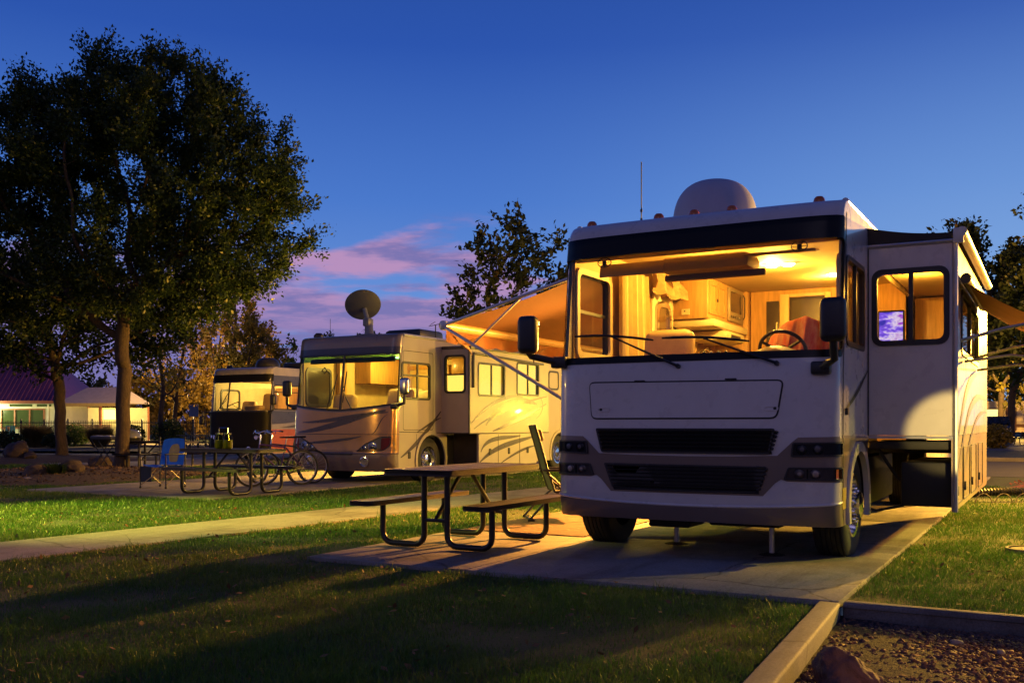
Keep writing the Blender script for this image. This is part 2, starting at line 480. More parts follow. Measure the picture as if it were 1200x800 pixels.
    for s in (-1, 1):
        m.plate(ring_arch(1.0, .50, .475, .565, .36), [], (sideR if s > 0 else sideL)(1.3), .03, .05, 0 if s > 0 else 1)
        for i in range(14):                                          # arch liner
            a0 = PI * i / 14; a1 = PI * (i + 1) / 14; r = .5
            m.add([(s * 1.29, 1 + r * math.cos(a0), .5 + r * math.sin(a0)), (s * 1.29, 1 + r * math.cos(a1), .5 + r * math.sin(a1)), (s * .75, 1 + r * math.cos(a1), .5 + r * math.sin(a1)), (s * .75, 1 + r * math.cos(a0), .5 + r * math.sin(a0))], [[0, 1, 2, 3]], 3)
    m.box2((1.302, .40, 1.30), (1.325, .44, 1.36), 2, .005)           # small latch on the cap seam
    m.build('body_shell', [white, tan, seam, dark, mat('roof_membrane', (.4, .4, .4), .7)], rv)
    # windshield with its black surround and sun band
    f = MB()
    ins = rrect(-S + .05, 1.845, S - .05, 2.80, .06)
    f.plate(rrect(-S + .012, 1.782, S - .012, 2.998, .105), [ins], cap, .008, .02, 0, gx, gz)
    fo = f.build('windshield_surround', mat('black_ceramic_band', (.006, .006, .006), .3, spec=.2), rv)
    g = MB(); g.plate(rrect(-S + .03, 1.81, S - .03, 2.985, .1), [], cap, -.012, 0, 0, gx, gz)
    g.build('windshield', ws_glass, rv, weld=False)
    # access panel
    p = MB(); pp = rpoly([(-.905, 1.265), (.82, 1.265), (.875, 1.60), (-.935, 1.615)], .06)
    p.plate(pp, [], cap, .003, .002, 1, gx, gz)
    p.plate(offset_poly(pp, .014), [], cap, .014, .012, 0, gx, gz)
    for s in (-1, 1):
        p.plate(rrect(s * .77 - .06, 1.335, s * .77 + .06, 1.375, .018), [rrect(s * .77 - .052, 1.343, s * .77 + .052, 1.367, .01)], cap, .02, .008, 0)
        p.plate(rrect(s * .42 - .05, 1.605, s * .42 + .05, 1.618, .005), [], cap, .02, .012, 1)
        p.lathe([(0, .004), (.012, .003), (.014, 0)], 1, 10, Matrix.Translation(cap(s * .8, 1.355, .016)) @ Matrix.Rotation(R(90), 4, 'X'))
    p.build('access_panel', [white, seam], rv)
    # grilles
    def grille(poly, n):
        q = MB(); po = rpoly(poly, .02)
        q.plate(po, [], cap, .006, .003, 1, gx, gz)
        q.plate(po, [offset_poly(po, .016)], cap, .022, .02, 0, gx, gz)
        z0 = min(a[1] for a in poly); z1 = max(a[1] for a in poly)
        def half(z):
            k = (z - z0) / (z1 - z0); return abs(poly[0][0]) + (abs(poly[-1][0]) - abs(poly[0][0])) * k - .02
        for i in range(n):
            z = z0 + (z1 - z0) * (i + .75) / (n + .5)
            h = half(z); st = fr(-h, h, .12)
            vs = []; fs = []
            for j, t in enumerate(st):
                zz = z + (0 if poly[0][1] == poly[1][1] else .0)
                vs += [cap(t, zz + .006, .03), cap(t, zz - .02, .012), cap(t, zz - .024, .008), cap(t, zz + .002, .024)]
                if j: 
                    a = (j - 1) * 4; b2 = j * 4
                    for c in range(4): fs.append([a + c, b2 + c, b2 + (c + 1) % 4, a + (c + 1) % 4])
            q.add(vs, fs, 0)
        for s in (-1, 1):
            for i in range(5):
                z = z0 + .05 + (z1 - z0 - .08) * i / 4; h = half(z)
                q.box(cap(s * h, z, .02), (.02, .014, .016), 0, .003)
        for i in range(-2, 3):
            z = z1 - .012; q.box(cap(i * .33, z, .025), (.03, .012, .02), 0, .003)
        return q.build('grille', [black, mat('grille_back', (.006, .006, .006), .8)], rv)
    grille([(-.79, .965), (.755, .965), (.80, 1.185), (-.85, 1.185)], 6)
    grille([(-.68, .645), (-.3, .625), (.3, .625), (.66, .64), (.735, .862), (-.765, .868)], 7)
    # headlights
    def lamp(poly, bowls, amb):
        q = MB(); po = rpoly(poly, .018); low = amb is not None
        q.plate(po, [offset_poly(po, .014)], cap, .02, .02, 0, gx, gz)
        q.plate(po, [], cap, .006, .002, 1, gx, gz)
        if low:
            tm = sum(b[0] for b in bowls) / 2; q.plate([(tm - .006, .765), (tm + .006, .765), (tm + .006, .85), (tm - .006, .85)], [], cap, .012, .01, 0)
        o = q.build('headlight', [black, mat('lamp_bucket', (.20, .17, .16), .35, metal=.3) if low else mat('smoked_bucket', (.05, .052, .06), .3)], rv)
        b = MB(); sx = sum(a[0] for a in poly) / len(poly); sg = 1 if sx > 0 else -1
        for (t, z, r) in bowls:
            n = (cap(t, z, .05) - cap(t, z, 0)).normalized()
            M = Matrix.Translation(cap(t, z, .0075)) @ n.to_track_quat('Z', 'Y').to_matrix().to_4x4()
            b.lathe([(r, .001), (r * .93, .004), (r * .6, .0075), (r * .3, .009), (0, .0095)], 0, 24, M)
        b.build('reflector', mat('lamp_reflector', (.30, .26, .24), .3, metal=.6) if low else mat('smoked_reflector', (.09, .09, .10), .25, metal=.4), o)
        if amb:
            c = MB(); c.plate(rpoly(amb, .01), [], cap, .012, .003, 0, gx, gz); c.build('indicator_lens', amber, o)
        l = MB(); l.plate(offset_poly(po, .012), [], cap, .0165, 0, 0, gx, gz); l.build('lens', clear, o, weld=False)
    a = S - .05
    for s in (1, -1):
        fl = lambda P: [(x * s, z) for x, z in P] if s > 0 else [(x * s, z) for x, z in P][::-1]
        lamp(fl([(.93, .945), (a, .955), (a + .005, 1.075), (.945, 1.068)]), [(s * 1.02, 1.01, .045), (s * 1.15, 1.013, .045)], None)
        lamp(fl([(.87, .752), (a - .005, .748), (a, .862), (.91, .86)]), [(s * 1.0, .805, .045), (s * 1.13, .805, .045)], fl([(a - .10, .765), (a - .02, .765), (a - .017, .845), (a - .10, .845)]))
    # wipers, mirrors
    wiper(rv, cap, (-.06, 1.735), (-.70, 2.02), (-1.10, 2.045), (-.30, 1.975))
    wiper(rv, cap, (.81, 1.735), (.18, 1.965), (-.22, 1.99), (.575, 1.93))
    mirror_arm(rv, (1.17, .06, 1.69), (1.30, -.12, 2.07), 1)
    mirror_arm(rv, (-1.27, .10, 1.81), (-1.51, -.10, 2.07), -1, hw=.2)
    # roof things
    for x in (-1.15, -.44, -.09, .27, 1.05):
        q = MB(); y = cap.pt(x, 3.16).y + .14
        q.lathe([(.052, 0), (.052, .018), (.045, .045), (.03, .062), (0, .068)], 0, 14, Matrix.Translation((x, y, 3.168)) @ Matrix.Scale(1.0, 4))
        q.lathe([(.06, -.01), (.06, .006), (.05, .01)], 1, 14, Matrix.Translation((x, y, 3.168)))
        q.build('clearance_light', [amber, black], rv)
    q = MB(); prof = [(.43, 0), (.43, .06)] + [(.43 * math.cos(R(a)) ** .72, .06 + .365 * math.sin(R(a)) ** .85) for a in range(5, 90, 5)] + [(0, .425)]
    q.lathe(prof, 0, 40, Matrix.Translation((-.20, 1.55, 3.17)) @ Matrix.Diagonal((1, 1.05, 1.32, 1)))
    q.lathe([(.47, 0), (.47, .03), (.43, .045)], 1, 40, Matrix.Translation((-.20, 1.55, 3.17)))
    q.build('satellite_dome', [mat('dome_plastic', (.42, .43, .50), .45, var=.06), black], rv)
    q = MB(); q.tube([(-.99, 1.5, 3.17), (-.99, 1.5, 4.02)], .006, 0, 6); q.tube([(-.99, 1.5, 3.17), (-.99, 1.5, 3.42)], [.03, .012], 0, 8); q.lathe([(0, .03), (.014, .01), (.014, -.01), (0, -.03)], 0, 8, Matrix.Translation((-.99, 1.5, 3.5)))
    q.build('antenna', black, rv)
    q = MB(); q.tube([(-.9, .8, 3.18), (-1.1, .85, 3.2), (-.8, .9, 3.2), (-.6, .95, 3.18)], .014, 0, 6)
    q.build('roof_cable', black, rv)
    q = MB(); q.box2((-.35, 4.6, 3.17), (.45, 5.3, 3.3), 0, .05); q.build('roof_vent', black, rv)
    # windows
    window(rv, sideR(1.3), .44, 1.90, 1.36, 2.69, .08, .045, tint, bars=(.92,))
    window(rv, sideL(1.3), .42, 1.90, 1.25, 2.75, .08, .045, tint, rails=(2.35,))
    # wheels
    for s in (1, -1): wheel(rv, (s * 1.125, 1.0, .485), .485, .28, s, hub=1.5)
    for s in (1, -1):
        wheel(rv, (s * 1.12, 7.4, .485), .485, .24, s); wheel(rv, (s * .84, 7.4, .485), .485, .24, s)
    for x, y in ((-.42, 1.0), (.62, .62)):
        q = MB(); q.tube([(x, y, .95), (x, y, .30)], .05, 0, 12); q.tube([(x, y, .4), (x, y, .03)], .026, 1, 12); q.lathe([(.12, 0), (.12, .012), (.05, .03), (.0, .03)], 0, 16, Matrix.Translation((x, y, .024)))
        q.build('levelling_jack', [dark, alu], rv)
    q = MB(); q.plate(rrect(e(.5) + .005, .50, .44, .68, .01), [], sideR(1.3), .006, .006)
    q.build('reflector_sticker', mat('yellow_reflector', (.55, .42, .02), .3), rv)
    slide_out(rv); awning(rv); cabin(rv, cap)
    return rv

def slide_out(rv):
    X = 2.07; v0, v1 = 1.58, 6.45; z0, z1 = 1.115, 2.93
    m = MB()
    wh = rrect(1.37, 2.0, 1.985, 2.66, .06)
    m.plate([(1.28, z0), (X, z0), (X, z1), (1.28, z1)], [wh], facing(v0), 0, .03, 0)
    sw = rrect(2.25, 1.95, 4.6, 2.50, .06)
    m.plate([(v0, z0), (v1, z0), (v1, z1), (v0, z1)], [sw], sideR(X), 0, .03, 0)
    m.plate([(v0, .41), (v1, .41), (v1, z0 - .004), (v0, z0 - .004)], [], sideR(X), -.006, .03, 2)
    m.box2((1.28, v0 + .03, z1 - .05), (X - .002, v1, z1 - .004), 0)
    m.box2((1.28, v0 + .031, z0 + .003), (X - .031, v1, z0 + .045), 1)
    m.box2((1.28, v1 - .03, z0 + .05), (X - .032, v1 - .002, z1 - .06), 0)
    # corner trims
    m.tube([(X, v0, .41), (X, v0, z1)], .022, 3, 8); m.tube([(1.30, v0 - .006, z1 - .01), (X, v0 - .006, z1 - .01)], .02, 3, 8)
    m.plate([(1.29, z0 - .03), (X, z0 - .03), (X, z0 - .005), (1.29, z0 - .005)], [], facing(v0), .006, .03, 3)
    m.plate([(1.285, z0), (1.31, z0), (1.31, z1), (1.285, z1)], [], facing(v0), .012, .01, 1)
    # hatches below, with latches
    for a in (1.66, 2.55, 3.55, 4.7): m.plate(rrect(a, .46, a + .8, 1.0, .03), [rrect(a + .012, .472, a + .788, .988, .02)], sideR(X), .002, .008, 1)
    for a in (1.75, 2.65, 3.65, 4.8): m.plate(rrect(a, .55, a + .10, .64, .02), [], sideR(X), .012, .016, 1)
    # stripe graphics
    for c, w in (([(1.7, 1.0), (2.5, 1.5), (3.2, 1.75), (4.4, 1.8)], .11), ([(1.9, .75), (2.9, 1.45), (4.0, 1.6), (6.2, 1.55)], .09), ([(2.6, .7), (3.4, 1.2), (4.6, 1.4), (6.3, 1.38)], .05)):
        w = ribbon(c, w); w = [p for p in w]
        m.plate(w, [], sideR(X), .005, 0, 4)
    m.build('slide_out', [white, black, mat('slide_lower_skirt', (.42, .33, .25), .3, coat=.5, var=.05), alu, mat('bronze_stripe', (.12, .085, .06), .3, metal=.4)], rv)
    so = [o for o in SC.objects if o.parent == rv and o.name.startswith('slide_out')][0]
    window(so, facing(v0), 1.335, 1.965, 2.02, 2.695, .09, .05, tint, bars=(1.685,), proud=.014)
    window(so, sideR(X), 2.2, 1.9, 4.65, 2.55, .08, .05, darktint, bars=(3.4,))
    # struts and storage box under the slide-out
    m = MB()
    m.box2((1.30, v0 + .06, .98), (2.03, v0 + .16, 1.06), 0, .01); m.box2((1.30, 2.4, .93), (2.03, 2.5, 1.06), 0, .01)
    m.box2((1.58, v0 + .12, .44), (2.035, 3.4, .86), 0, .02)
    m.box2((.5, 1.9, .42), (1.25, 3.6, .90), 0, .02)
    m.tube([(1.35, v0 + .2, 1.0), (1.5, v0 + .25, .75), (1.62, v0 + .3, .6)], .018, 0, 6)
    m.tube([(1.1, v0 + .1, .45), (1.35, v0 + .2, .38), (1.6, v0 + .2, .44)], .014, 0, 6)
    m.build('storage_box', mat('storage_black', (.014, .013, .013), .65, var=.3), so)
    # topper over the slide-out, its roller
    q = MB(); k = 8
    vs = []; 
    for i in range(k + 1):
        x = 1.29 + (2.12 - 1.29) * i / k
        for v in fr(v0 - .03, 5.6, .5): vs.append((x, v, 3.10 - .11 * i / k - .03 * math.sin(PI * i / k)))
    n = len(fr(v0 - .03, 5.6, .5))
    q.add(vs, [[i * n + j, i * n + j + 1, (i + 1) * n + j + 1, (i + 1) * n + j] for i in range(k) for j in range(n - 1)], 0)
    q.add([(x, v0 - .03, 3.10 - .11 * i / k - .03 * math.sin(PI * i / k)) for i, x in enumerate([1.29 + .83 * i / k for i in range(k + 1)])] + [(2.07, v0 - .02, 2.94), (1.29, v0 - .02, 2.94)], [list(range(k + 3))], 0)
    q.tube([(2.13, v0 - .08, 2.985), (2.13, 5.62, 2.985)], .045, 1, 12)
    q.box((2.1, v0 - .07, 2.95), (.09, .03, .14), 1, .01)
    q.build('slide_topper', [mat('topper_fabric', (.035, .033, .032), .85), mat('topper_roller', (.66, .62, .52), .4)], so)
    # window awning on the slide-out's long side
    q = MB(); k = 6; a0, a1 = 1.98, 4.6; P = []
    for i in range(k + 1):
        t = i / k; P.append((2.10 + .70 * t, 2.60 - .42 * t - .03 * math.sin(PI * t)))
    vs = [(x, v, z) for x, z in P for v in fr(a0, a1, .2)]; n = len(fr(a0, a1, .2))
    q.add(vs, [[i * n + j, i * n + j + 1, (i + 1) * n + j + 1, (i + 1) * n + j] for i in range(k) for j in range(n - 1)], 0)
    vl = fr(a0, a1, .04); vs = [(2.80 + .012 * math.sin(j * .9), v, 2.18) for j, v in enumerate(vl)] + [(2.82 + .015 * math.sin(j * .9 + .5), v, 2.0 - .04 * abs(math.sin(j * PI / 5))) for j, v in enumerate(vl)]
    n = len(vl); q.add(vs, [[j, j + 1, n + j + 1, n + j] for j in range(n - 1)], 0)
    q.tube([(2.13, a0 - .02, 2.615), (2.13, a1, 2.615)], .05, 2, 10)
    q.tube([(2.80, a0 - .04, 2.185), (2.80, a1, 2.185)], .022, 1, 8)
    for v in (a0 - .02, a1): q.tube([(2.08, v, 2.02), (2.45, v, 2.12), (2.80, v, 2.18)], .016, 1, 8)
    for v in (a0 + .5, a1 - .3): q.tube([(2.08, v, 1.85), (2.5, v, 1.90), (2.78, v, 1.86)], .014, 1, 8)
    q.build('window_awning', [mat('orange_canvas', (.42, .17, .045), .85, var=.15, vs=4), alu, black], so, weld=False)

def awning(rv):
    """main awning on the passenger side: fabric, roller with valance, arms"""
    v0, v1 = 1.72, 6.6; xr, zr = -3.62, 2.42; xw, zw = -1.33, 3.06
    q = MB(); k = 10; vl = fr(v0, v1, .25); n = len(vl)
    vs = []
    for i in range(k + 1):
        t = i / k
        for j, v in enumerate(vl):
            vs.append((xw + (xr - xw) * t, v, zw + (zr + .03 - zw) * t - .07 * math.sin(PI * t) - .012 * math.sin(j * .8) * math.sin(PI * t)))
    q.add(vs, [[i * n + j, i * n + j + 1, (i + 1) * n + j + 1, (i + 1) * n + j] for i in range(k) for j in range(n - 1)], 0)
    fab = q.build('awning_fabric', mat('rust_canvas', (.13, .044, .011), .9, var=.18, vs=2.0, bump=.08, bs=400), rv, weld=False)
    q = MB(); q.tube([(xr, v0 - .06, zr), (xr, v1 + .05, zr)], .058, 0, 14)
    q.tube([(xr + .05, v0, zr - .03), (xr + .05, v1, zr - .03)], .014, 0, 6)
    q.build('awning_roller', mat('roller_white', (.5, .36, .18), .4), fab)
    q = MB(); vl = fr(v0 + .05, v1 - .05, .05); n = len(vl)
    vs = []
    for r in range(3):
        for j, v in enumerate(vl): vs.append((xr - .02 + .016 * math.sin(j * .55) * r, v, zr - .05 - .07 * r - (.022 * abs(math.sin(j * PI / 6)) if r == 2 else 0)))
    q.add(vs, [[r * n + j, r * n + j + 1, (r + 1) * n + j + 1, (r + 1) * n + j] for r in range(2) for j in range(n - 1)], 0)
    q.build('awning_valance', mat('rust_canvas', (.20, .07, .02)), fab, weld=False)
    for v in (v0 - .04, v1 + .04):
        q = MB()
        q.bar((xr, v, zr), (xw - .02, v, 3.02), .045, .035, 0, .006)
        q.bar((xr, v, zr - .01), (xw + .01, v, 1.12), .05, .035, 0, .006)
        q.box((xr, v, zr), (.09, .05, .11), 0, .015); q.box((-1.32, v, 1.12), (.05, .09, .12), 1, .01)
        q.bar((xr + 1.1, v + .01, zr + .30), (xr + .42, v + .01, zr - .24), .028, .02, 0, .004)
        q.bar((-1.315, v, 1.1), (-1.315, v, 3.0), .06, .02, 0, .004)
        q.build('awning_arm', alu, fab)
    q = MB(); q.bar((-1.35, v0 - .1, 3.09), (-1.35, v1 + .1, 3.09), .1, .09, 0, .02); q.build('awning_rail', alu, fab)

def screen_mat():
    m, nt, out = nodes_of('violet_screen'); e = nt.nodes.new('ShaderNodeEmission'); e.inputs[1].default_value = 1.5
    n = noise(nt, 5., 3, .6, stretch=(1, 1, 2.2)); r = ramp(nt, n.outputs['Fac'], [(.36, (.05, .04, .5)), (.47, (.25, .12, 1.)), (.54, (.8, .7, 1.)), (.66, (.35, .06, .7))])
    nt.links.new(r.outputs[0], e.inputs[0]); nt.links.new(e.outputs[0], out.inputs[0]); return m
def cabin(rv, cap):
    """what the windshield shows"""
    m = MB()                                                         # 0 wall 1 headliner 2 wood 3 white plastic
    zc = 3.0; li = rrect(.44, 1.92, 1.23, 2.73, .06); ri = rrect(.46, 1.92, 1.34, 2.67, .06)
    m.plate([(.34, .99), (6.6, .99), (6.6, zc), (.42, zc), (.40, 2.8)], [li], lambda v, z, o: Vector((-1.25 + o, v, z)), 0, .015, 0)
    m.plate([(.36, .99), (1.54, .99), (1.54, zc), (.44, zc), (.40, 2.8)], [ri], lambda v, z, o: Vector((1.25 - o, v, z)), 0, .015, 0)
    m.plate([(1.54, 2.82), (6.6, 2.82), (6.6, zc), (1.54, zc)], [], lambda v, z, o: Vector((1.25 - o, v, z)), 0, .015, 0)
    m.box2((-1.25, .42, zc), (1.25, 6.6, zc + .03), 1)
    # headliner curve down to the top of the glass
    vs = []; fs = []; P = [(.30, 2.84), (.42, 2.80), (.55, 2.86), (.75, 2.955), (.95, 2.995)]
    for x in (-1.24, 1.24):
        for y, z in P: vs.append((x, y, z))
    for i in range(4): fs.append([i, i + 1, 6 + i, 5 + i])
    m.add(vs, fs, 1)
    # rear partition and passage
    m.box2((-.715, 4.80, .99), (1.24, 4.86, zc - .002), 2, .004)
    m.box2((-.50, 4.775, 1.0), (-.33, 4.80, 2.86), 4, .008)           # dark refrigerator door and the passage door
    m.tube([(-.355, 4.775, 2.3), (-.355, 4.74, 2.32), (-.355, 4.74, 2.55), (-.355, 4.775, 2.57)], .010, 3, 8)
    m.box2((-.32, 4.765, 1.0), (-.20, 4.80, 2.94), 0, .01); m.box2((.26, 4.765, 1.0), (.34, 4.80, 2.94), 0, .01); m.box2((-.20, 4.765, 2.90), (.26, 4.80, 2.94), 0, .006)
    m.box2((-.195, 4.785, 1.0), (.255, 4.80, 2.895), 4, .004)
    m.plate([(-.16, 1.2), (.22, 1.2), (.22, 2.86), (-.16, 2.86)], [], facing(4.785), .004, .003, 4)
    m.box2((.42, 4.78, 1.0), (.9, 4.80, 2.88), 4, .006)
    m.box2((1.3, 6.35, 1.16), (1.99, 6.40, 2.86), 2); m.box2((1.3, 1.63, 2.86), (2.03, 6.3, 2.875), 1)
    m.plate([(1.66, 1.165), (6.3, 1.165), (6.3, 1.93), (1.66, 1.93)], [], lambda v, z, o: Vector((2.03 - o, v, z)), 0, .01, 0)
    m.box2((1.3, 5.2, 1.6), (2.0, 6.3, 2.84), 2, .01)
    m.build('interior_lining', [beige_int, ceil_int, wood_int, mat('cream_plastic', (.7, .58, .36), .45), mat('dark_glass_door', (.05, .038, .03), .2, coat=.5)], rv)
    # inner window frame
    q = MB(); q.plate(rrect(.40, 1.87, 1.27, 2.77, .1), [rrect(.46, 1.94, 1.21, 2.71, .07)], lambda v, z, o: Vector((-1.235 + o, v, z)), .012, .02)
    q.build('window_trim', mat('cream_plastic', (.7, .58, .36)), rv); q = MB()
    q.plate(rrect(.42, 1.87, 1.38, 2.71, .1), [rrect(.48, 1.94, 1.32, 2.65, .07)], lambda v, z, o: Vector((1.235 - o, v, z)), .012, .02)
    q.build('window_trim', mat('cream_plastic', (.7, .58, .36)), rv)
    # curtain
    def curtain(x, v0, v1, z0, z1, sg):
        q = MB(); vl = fr(v0, v1, .012); zl = fr(z0, z1, .25); n = len(vl); vs = []
        for i, z in enumerate(zl):
            sp = 1 + .12 * (zl[-1] - z)
            for j, v in enumerate(vl):
                a = .065 * math.sin(j * .62) + .02 * math.sin(j * 1.7 + 1)
                vs.append((x + sg * a * (.7 + .3 * sp), v0 + (v - v0) * sp, z))
        q.add(vs, [[i * n + j, i * n + j + 1, (i + 1) * n + j + 1, (i + 1) * n + j] for i in range(len(zl) - 1) for j in range(n - 1)], 0)
        return q.build('curtain', curtain_m, rv, weld=False)
    curtain(-1.14, 1.30, 1.95, 1.1, 2.86, 1); curtain(1.15, 1.36, 1.53, 1.3, 2.8, -1)
    # entry door with an arched window
    q = MB(); q.box2((-1.235, 2.36, .99), (-1.19, 3.08, 2.80), 0, .02)
    fn = lambda v, z, o: Vector((-1.19 + o, v, z))
    q.plate(rrect(2.44, 1.95, 2.92, 2.66, .14), [rrect(2.50, 2.01, 2.86, 2.60, .10)], fn, .03, .03, 1)
    q.plate(rrect(2.50, 2.01, 2.86, 2.60, .10), [], fn, .006, .005, 2)
    q.box2((-1.235, 2.20, .99), (-1.20, 2.34, 2.8), 3, .01)
    q.build('entry_door', [mat('cream_plastic', (.7, .58, .36)), chrome, mat('door_glass_brown', (.12, .07, .03), .1), wood_int], rv)
    # fabric swag over the door
    q = MB()
    for k2, (va, vb) in enumerate(((2.05, 2.6), (2.55, 3.05))):
        vl = fr(va, vb, .03); n = len(vl); vs = []
        for r in range(4):
            for j, v in enumerate(vl): vs.append((-1.10 + .06 * math.sin(j * .7 + r) + .06 * r / 3, v, 2.97 - .075 * r - .06 * r / 3 * math.sin(PI * j / (n - 1)) + .02 * math.sin(j * 1.1)))
        q.add(vs, [[r * n + j, r * n + j + 1, (r + 1) * n + j + 1, (r + 1) * n + j] for r in range(3) for j in range(n - 1)], 0)
    q.build('swag_valance', mat('tan_swag', (.48, .30, .13), .9, var=.4, vs=8), rv, weld=False)
    # overhead cabinets, microwave, hood, pantry
    q = MB(); q.box2((-1.235, 3.12, 2.50), (-.78, 4.66, zc - .003), 0, .008)
    for a in (3.16, 3.52): q.plate(rrect(a, 2.56, a + .32, 2.96, .01), [rrect(a + .05, 2.61, a + .27, 2.91, .01)], lambda v, z, o: Vector((-.78 + o, v, z)), .014, .013, 0)
    q.box2((-.765, 3.45, 2.72), (-.75, 3.47, 2.76), 1)
    q.box2((-1.235, 4.7, .99), (-.73, 4.86, zc - .003), 0, .006)
    q.build('cabinet', [wood_int, black], rv)
    q = MB(); q.box2((-.785, 3.92, 2.54), (-.745, 4.56, 2.97), 0, .012); q.plate(rrect(3.97, 2.66, 4.44, 2.92, .02), [], lambda v, z, o: Vector((-.745 + o, v, z)), .005, .004, 1)
    q.tube([(-.73, 4.49, 2.6), (-.71, 4.49, 2.64), (-.71, 4.49, 2.88), (-.73, 4.49, 2.92)], .009, 1, 6)
    for i in range(5): q.box((-.742, 4.0 + .09 * i, 2.60), (.008, .06, .03), 1, .003)
    q.build('microwave', [mat('microwave_steel', (.35, .27, .18), .35, metal=.3), mat('dark_glass_door', (.05, .038, .03))], rv)
    q = MB(); q.box2((-1.23, 3.15, 2.40), (-.70, 4.62, 2.495), 0, .03); q.box2((-1.2, 3.55, 2.26), (-.66, 4.35, 2.39), 0, .05); q.box2((-.668, 3.7, 2.30), (-.655, 4.1, 2.34), 1)
    q.box2((-1.1, 3.105, 2.55), (-1.0, 3.118, 2.62), 0); q.box2((-1.07, 3.1, 2.585), (-1.05, 3.106, 2.60), 1)
    q.build('range_hood', [mat('cream_plastic', (.7, .58, .36)), black], rv)
    q = MB(); q.box2((-1.235, 3.15, .99), (-.65, 4.66, 1.86), 0, .01); q.box2((-1.24, 3.13, 1.86), (-.62, 4.68, 1.90), 1, .01)
    q.tube([(-1.0, 3.5, 1.9), (-1.0, 3.5, 2.12), (-.9, 3.5, 2.16), (-.85, 3.5, 2.08)], .014, 2, 8)
    for i in range(5): q.lathe([(.04, 0), (.045, .1), (.02, .15), (.02, .2), (0, .2)], (1, 2, 0)[i % 3], 12, Matrix.Translation((-.95 + .05 * (i % 2), 3.7 + .16 * i, 1.9)))
    q.build('kitchen_counter', [wood_int, mat('cream_plastic', (.7, .58, .36)), chrome], rv)
    # gathered valance under the cabinets, window trims, things on the dash
    q = MB(); vl = fr(3.2, 4.6, .03); n = len(vl); vs = []
    for r in range(4):
        for j, v in enumerate(vl): vs.append((-1.16 + .05 * math.sin(j * .75 + r) + .03 * r / 3, v, 2.38 - .07 * r - .09 * r / 3 * abs(math.sin(PI * j / 16)) + .015 * math.sin(j * 1.3)))
    q.add(vs, [[r * n + j, r * n + j + 1, (r + 1) * n + j + 1, (r + 1) * n + j] for r in range(3) for j in range(n - 1)], 0); q.build('swag_valance', mat('tan_swag', ()), rv, weld=False)
    q = MB(); q.box2((-1.235, 2.04, 1.0), (-1.20, 2.19, 2.70), 0, .006); q.build('dark_window', mat('dark_glass_door', ()), rv)
    q = MB()
    for k in range(7): q.box((-.35 + .09 * k, .34 + .03 * (k % 2), 1.83), (.07, .05, .03 + .02 * (k % 3)), k % 3, .006)
    for k in range(4): q.lathe([(0, 0), (.025, .0), (.03, .05), (.015, .09), (0, .1)], k % 3, 10, Matrix.Translation((.02 + .07 * k, .5, 1.80)))
    q.build('dash_clutter', [black, mat('cream_plastic', ()), mat('brown_roller', (.12, .07, .035), .5)], rv)
    # dash, hump, steering wheel
    q = MB(); tl = fr(-1.2, 1.2, .08); vs = []; n = len(tl)
    for r, (y, z) in enumerate([(.07, 1.74), (.16, 1.79), (.4, 1.80), (.62, 1.79), (.72, 1.70), (.74, 1.2)]):
        for t in tl:
            hump = .12 * math.exp(-((t - .70) / .26) ** 2) if 1 <= r <= 4 else 0
            vs.append((t, y + .22 * (abs(t) / 1.25) ** 4 * (1 - r / 6), z + hump * (1 if r > 1 else .4)))
    q.add(vs, [[r * n + j, r * n + j + 1, (r + 1) * n + j + 1, (r + 1) * n + j] for r in range(5) for j in range(n - 1)], 0)
    q.build('dashboard', mat('tan_dash', (.42, .27, .10), .5, bump=.15, bs=180), rv)
    q = MB(); M = Matrix.Translation((.68, .78, 1.90)) @ Matrix.Rotation(R(-52), 4, 'X')
    q.tube([M @ Vector((.21 * math.cos(2 * PI * i / 28), .21 * math.sin(2 * PI * i / 28), 0)) for i in range(28)], .017, 0, 8, closed=True)
    for a in (0, 120, 240): q.tube([M @ Vector((0, 0, -.03)), M @ Vector((.2 * math.cos(R(a + 90)), .2 * math.sin(R(a + 90)), 0))], .015, 0, 6)
    q.lathe([(0, .02), (.06, .0), (.06, -.05), (0, -.06)], 0, 16, M); q.tube([M @ Vector((0, 0, -.04)), M @ Vector((0, 0, -.35))], .035, 0, 10)
    q.build('steering_wheel', black, rv)
    # seats
    def seat(x, y):
        s = MB(); rot = Matrix.Rotation(R(-10), 3, 'X')
        s.box((x, y + .28, 1.86), (.52, .17, .62), 0, .075, rot, 4); s.box((x, y + .34, 2.10), (.44, .15, .16), 0, .06, rot, 4)
        s.box((x, y, 1.50), (.54, .56, .18), 0, .07, None, 4)
        for sx in (-1, 1): s.box((x + sx * .29, y + .08, 1.70), (.08, .42, .08), 0, .03)
        s.tube([(x, y, 1.42), (x, y, .99)], .12, 1, 12)
        s.build('seat', [seat_int, black], rv)
    seat(-.55, .85); seat(.72, 1.1)
    # visors, overhead box, rod, lamp
    q = MB(); q.box((-.70, .50, 2.715), (.66, .02, .13), 0, .009, Matrix.Rotation(R(-14), 3, 'X')); q.build('sun_visor', mat('tan_dash', (.5, .38, .22)), rv)
    q = MB(); q.box((.72, .56, 2.765), (.64, .17, .022), 0, .009, Matrix.Rotation(R(6), 3, 'X')); q.build('sun_visor', mat('tan_dash', (.5, .38, .22)), rv)
    q = MB(); q.box2((-.42, .50, 2.655), (.44, .92, 2.80), 0, .05); q.build('overhead_console', mat('tan_dash', (.5, .38, .22)), rv)
    q = MB(); q.box2((-.40, .60, 2.585), (.56, .66, 2.645), 0, .012); q.build('shade_roller', mat('brown_roller', (.12, .07, .035), .5), rv)
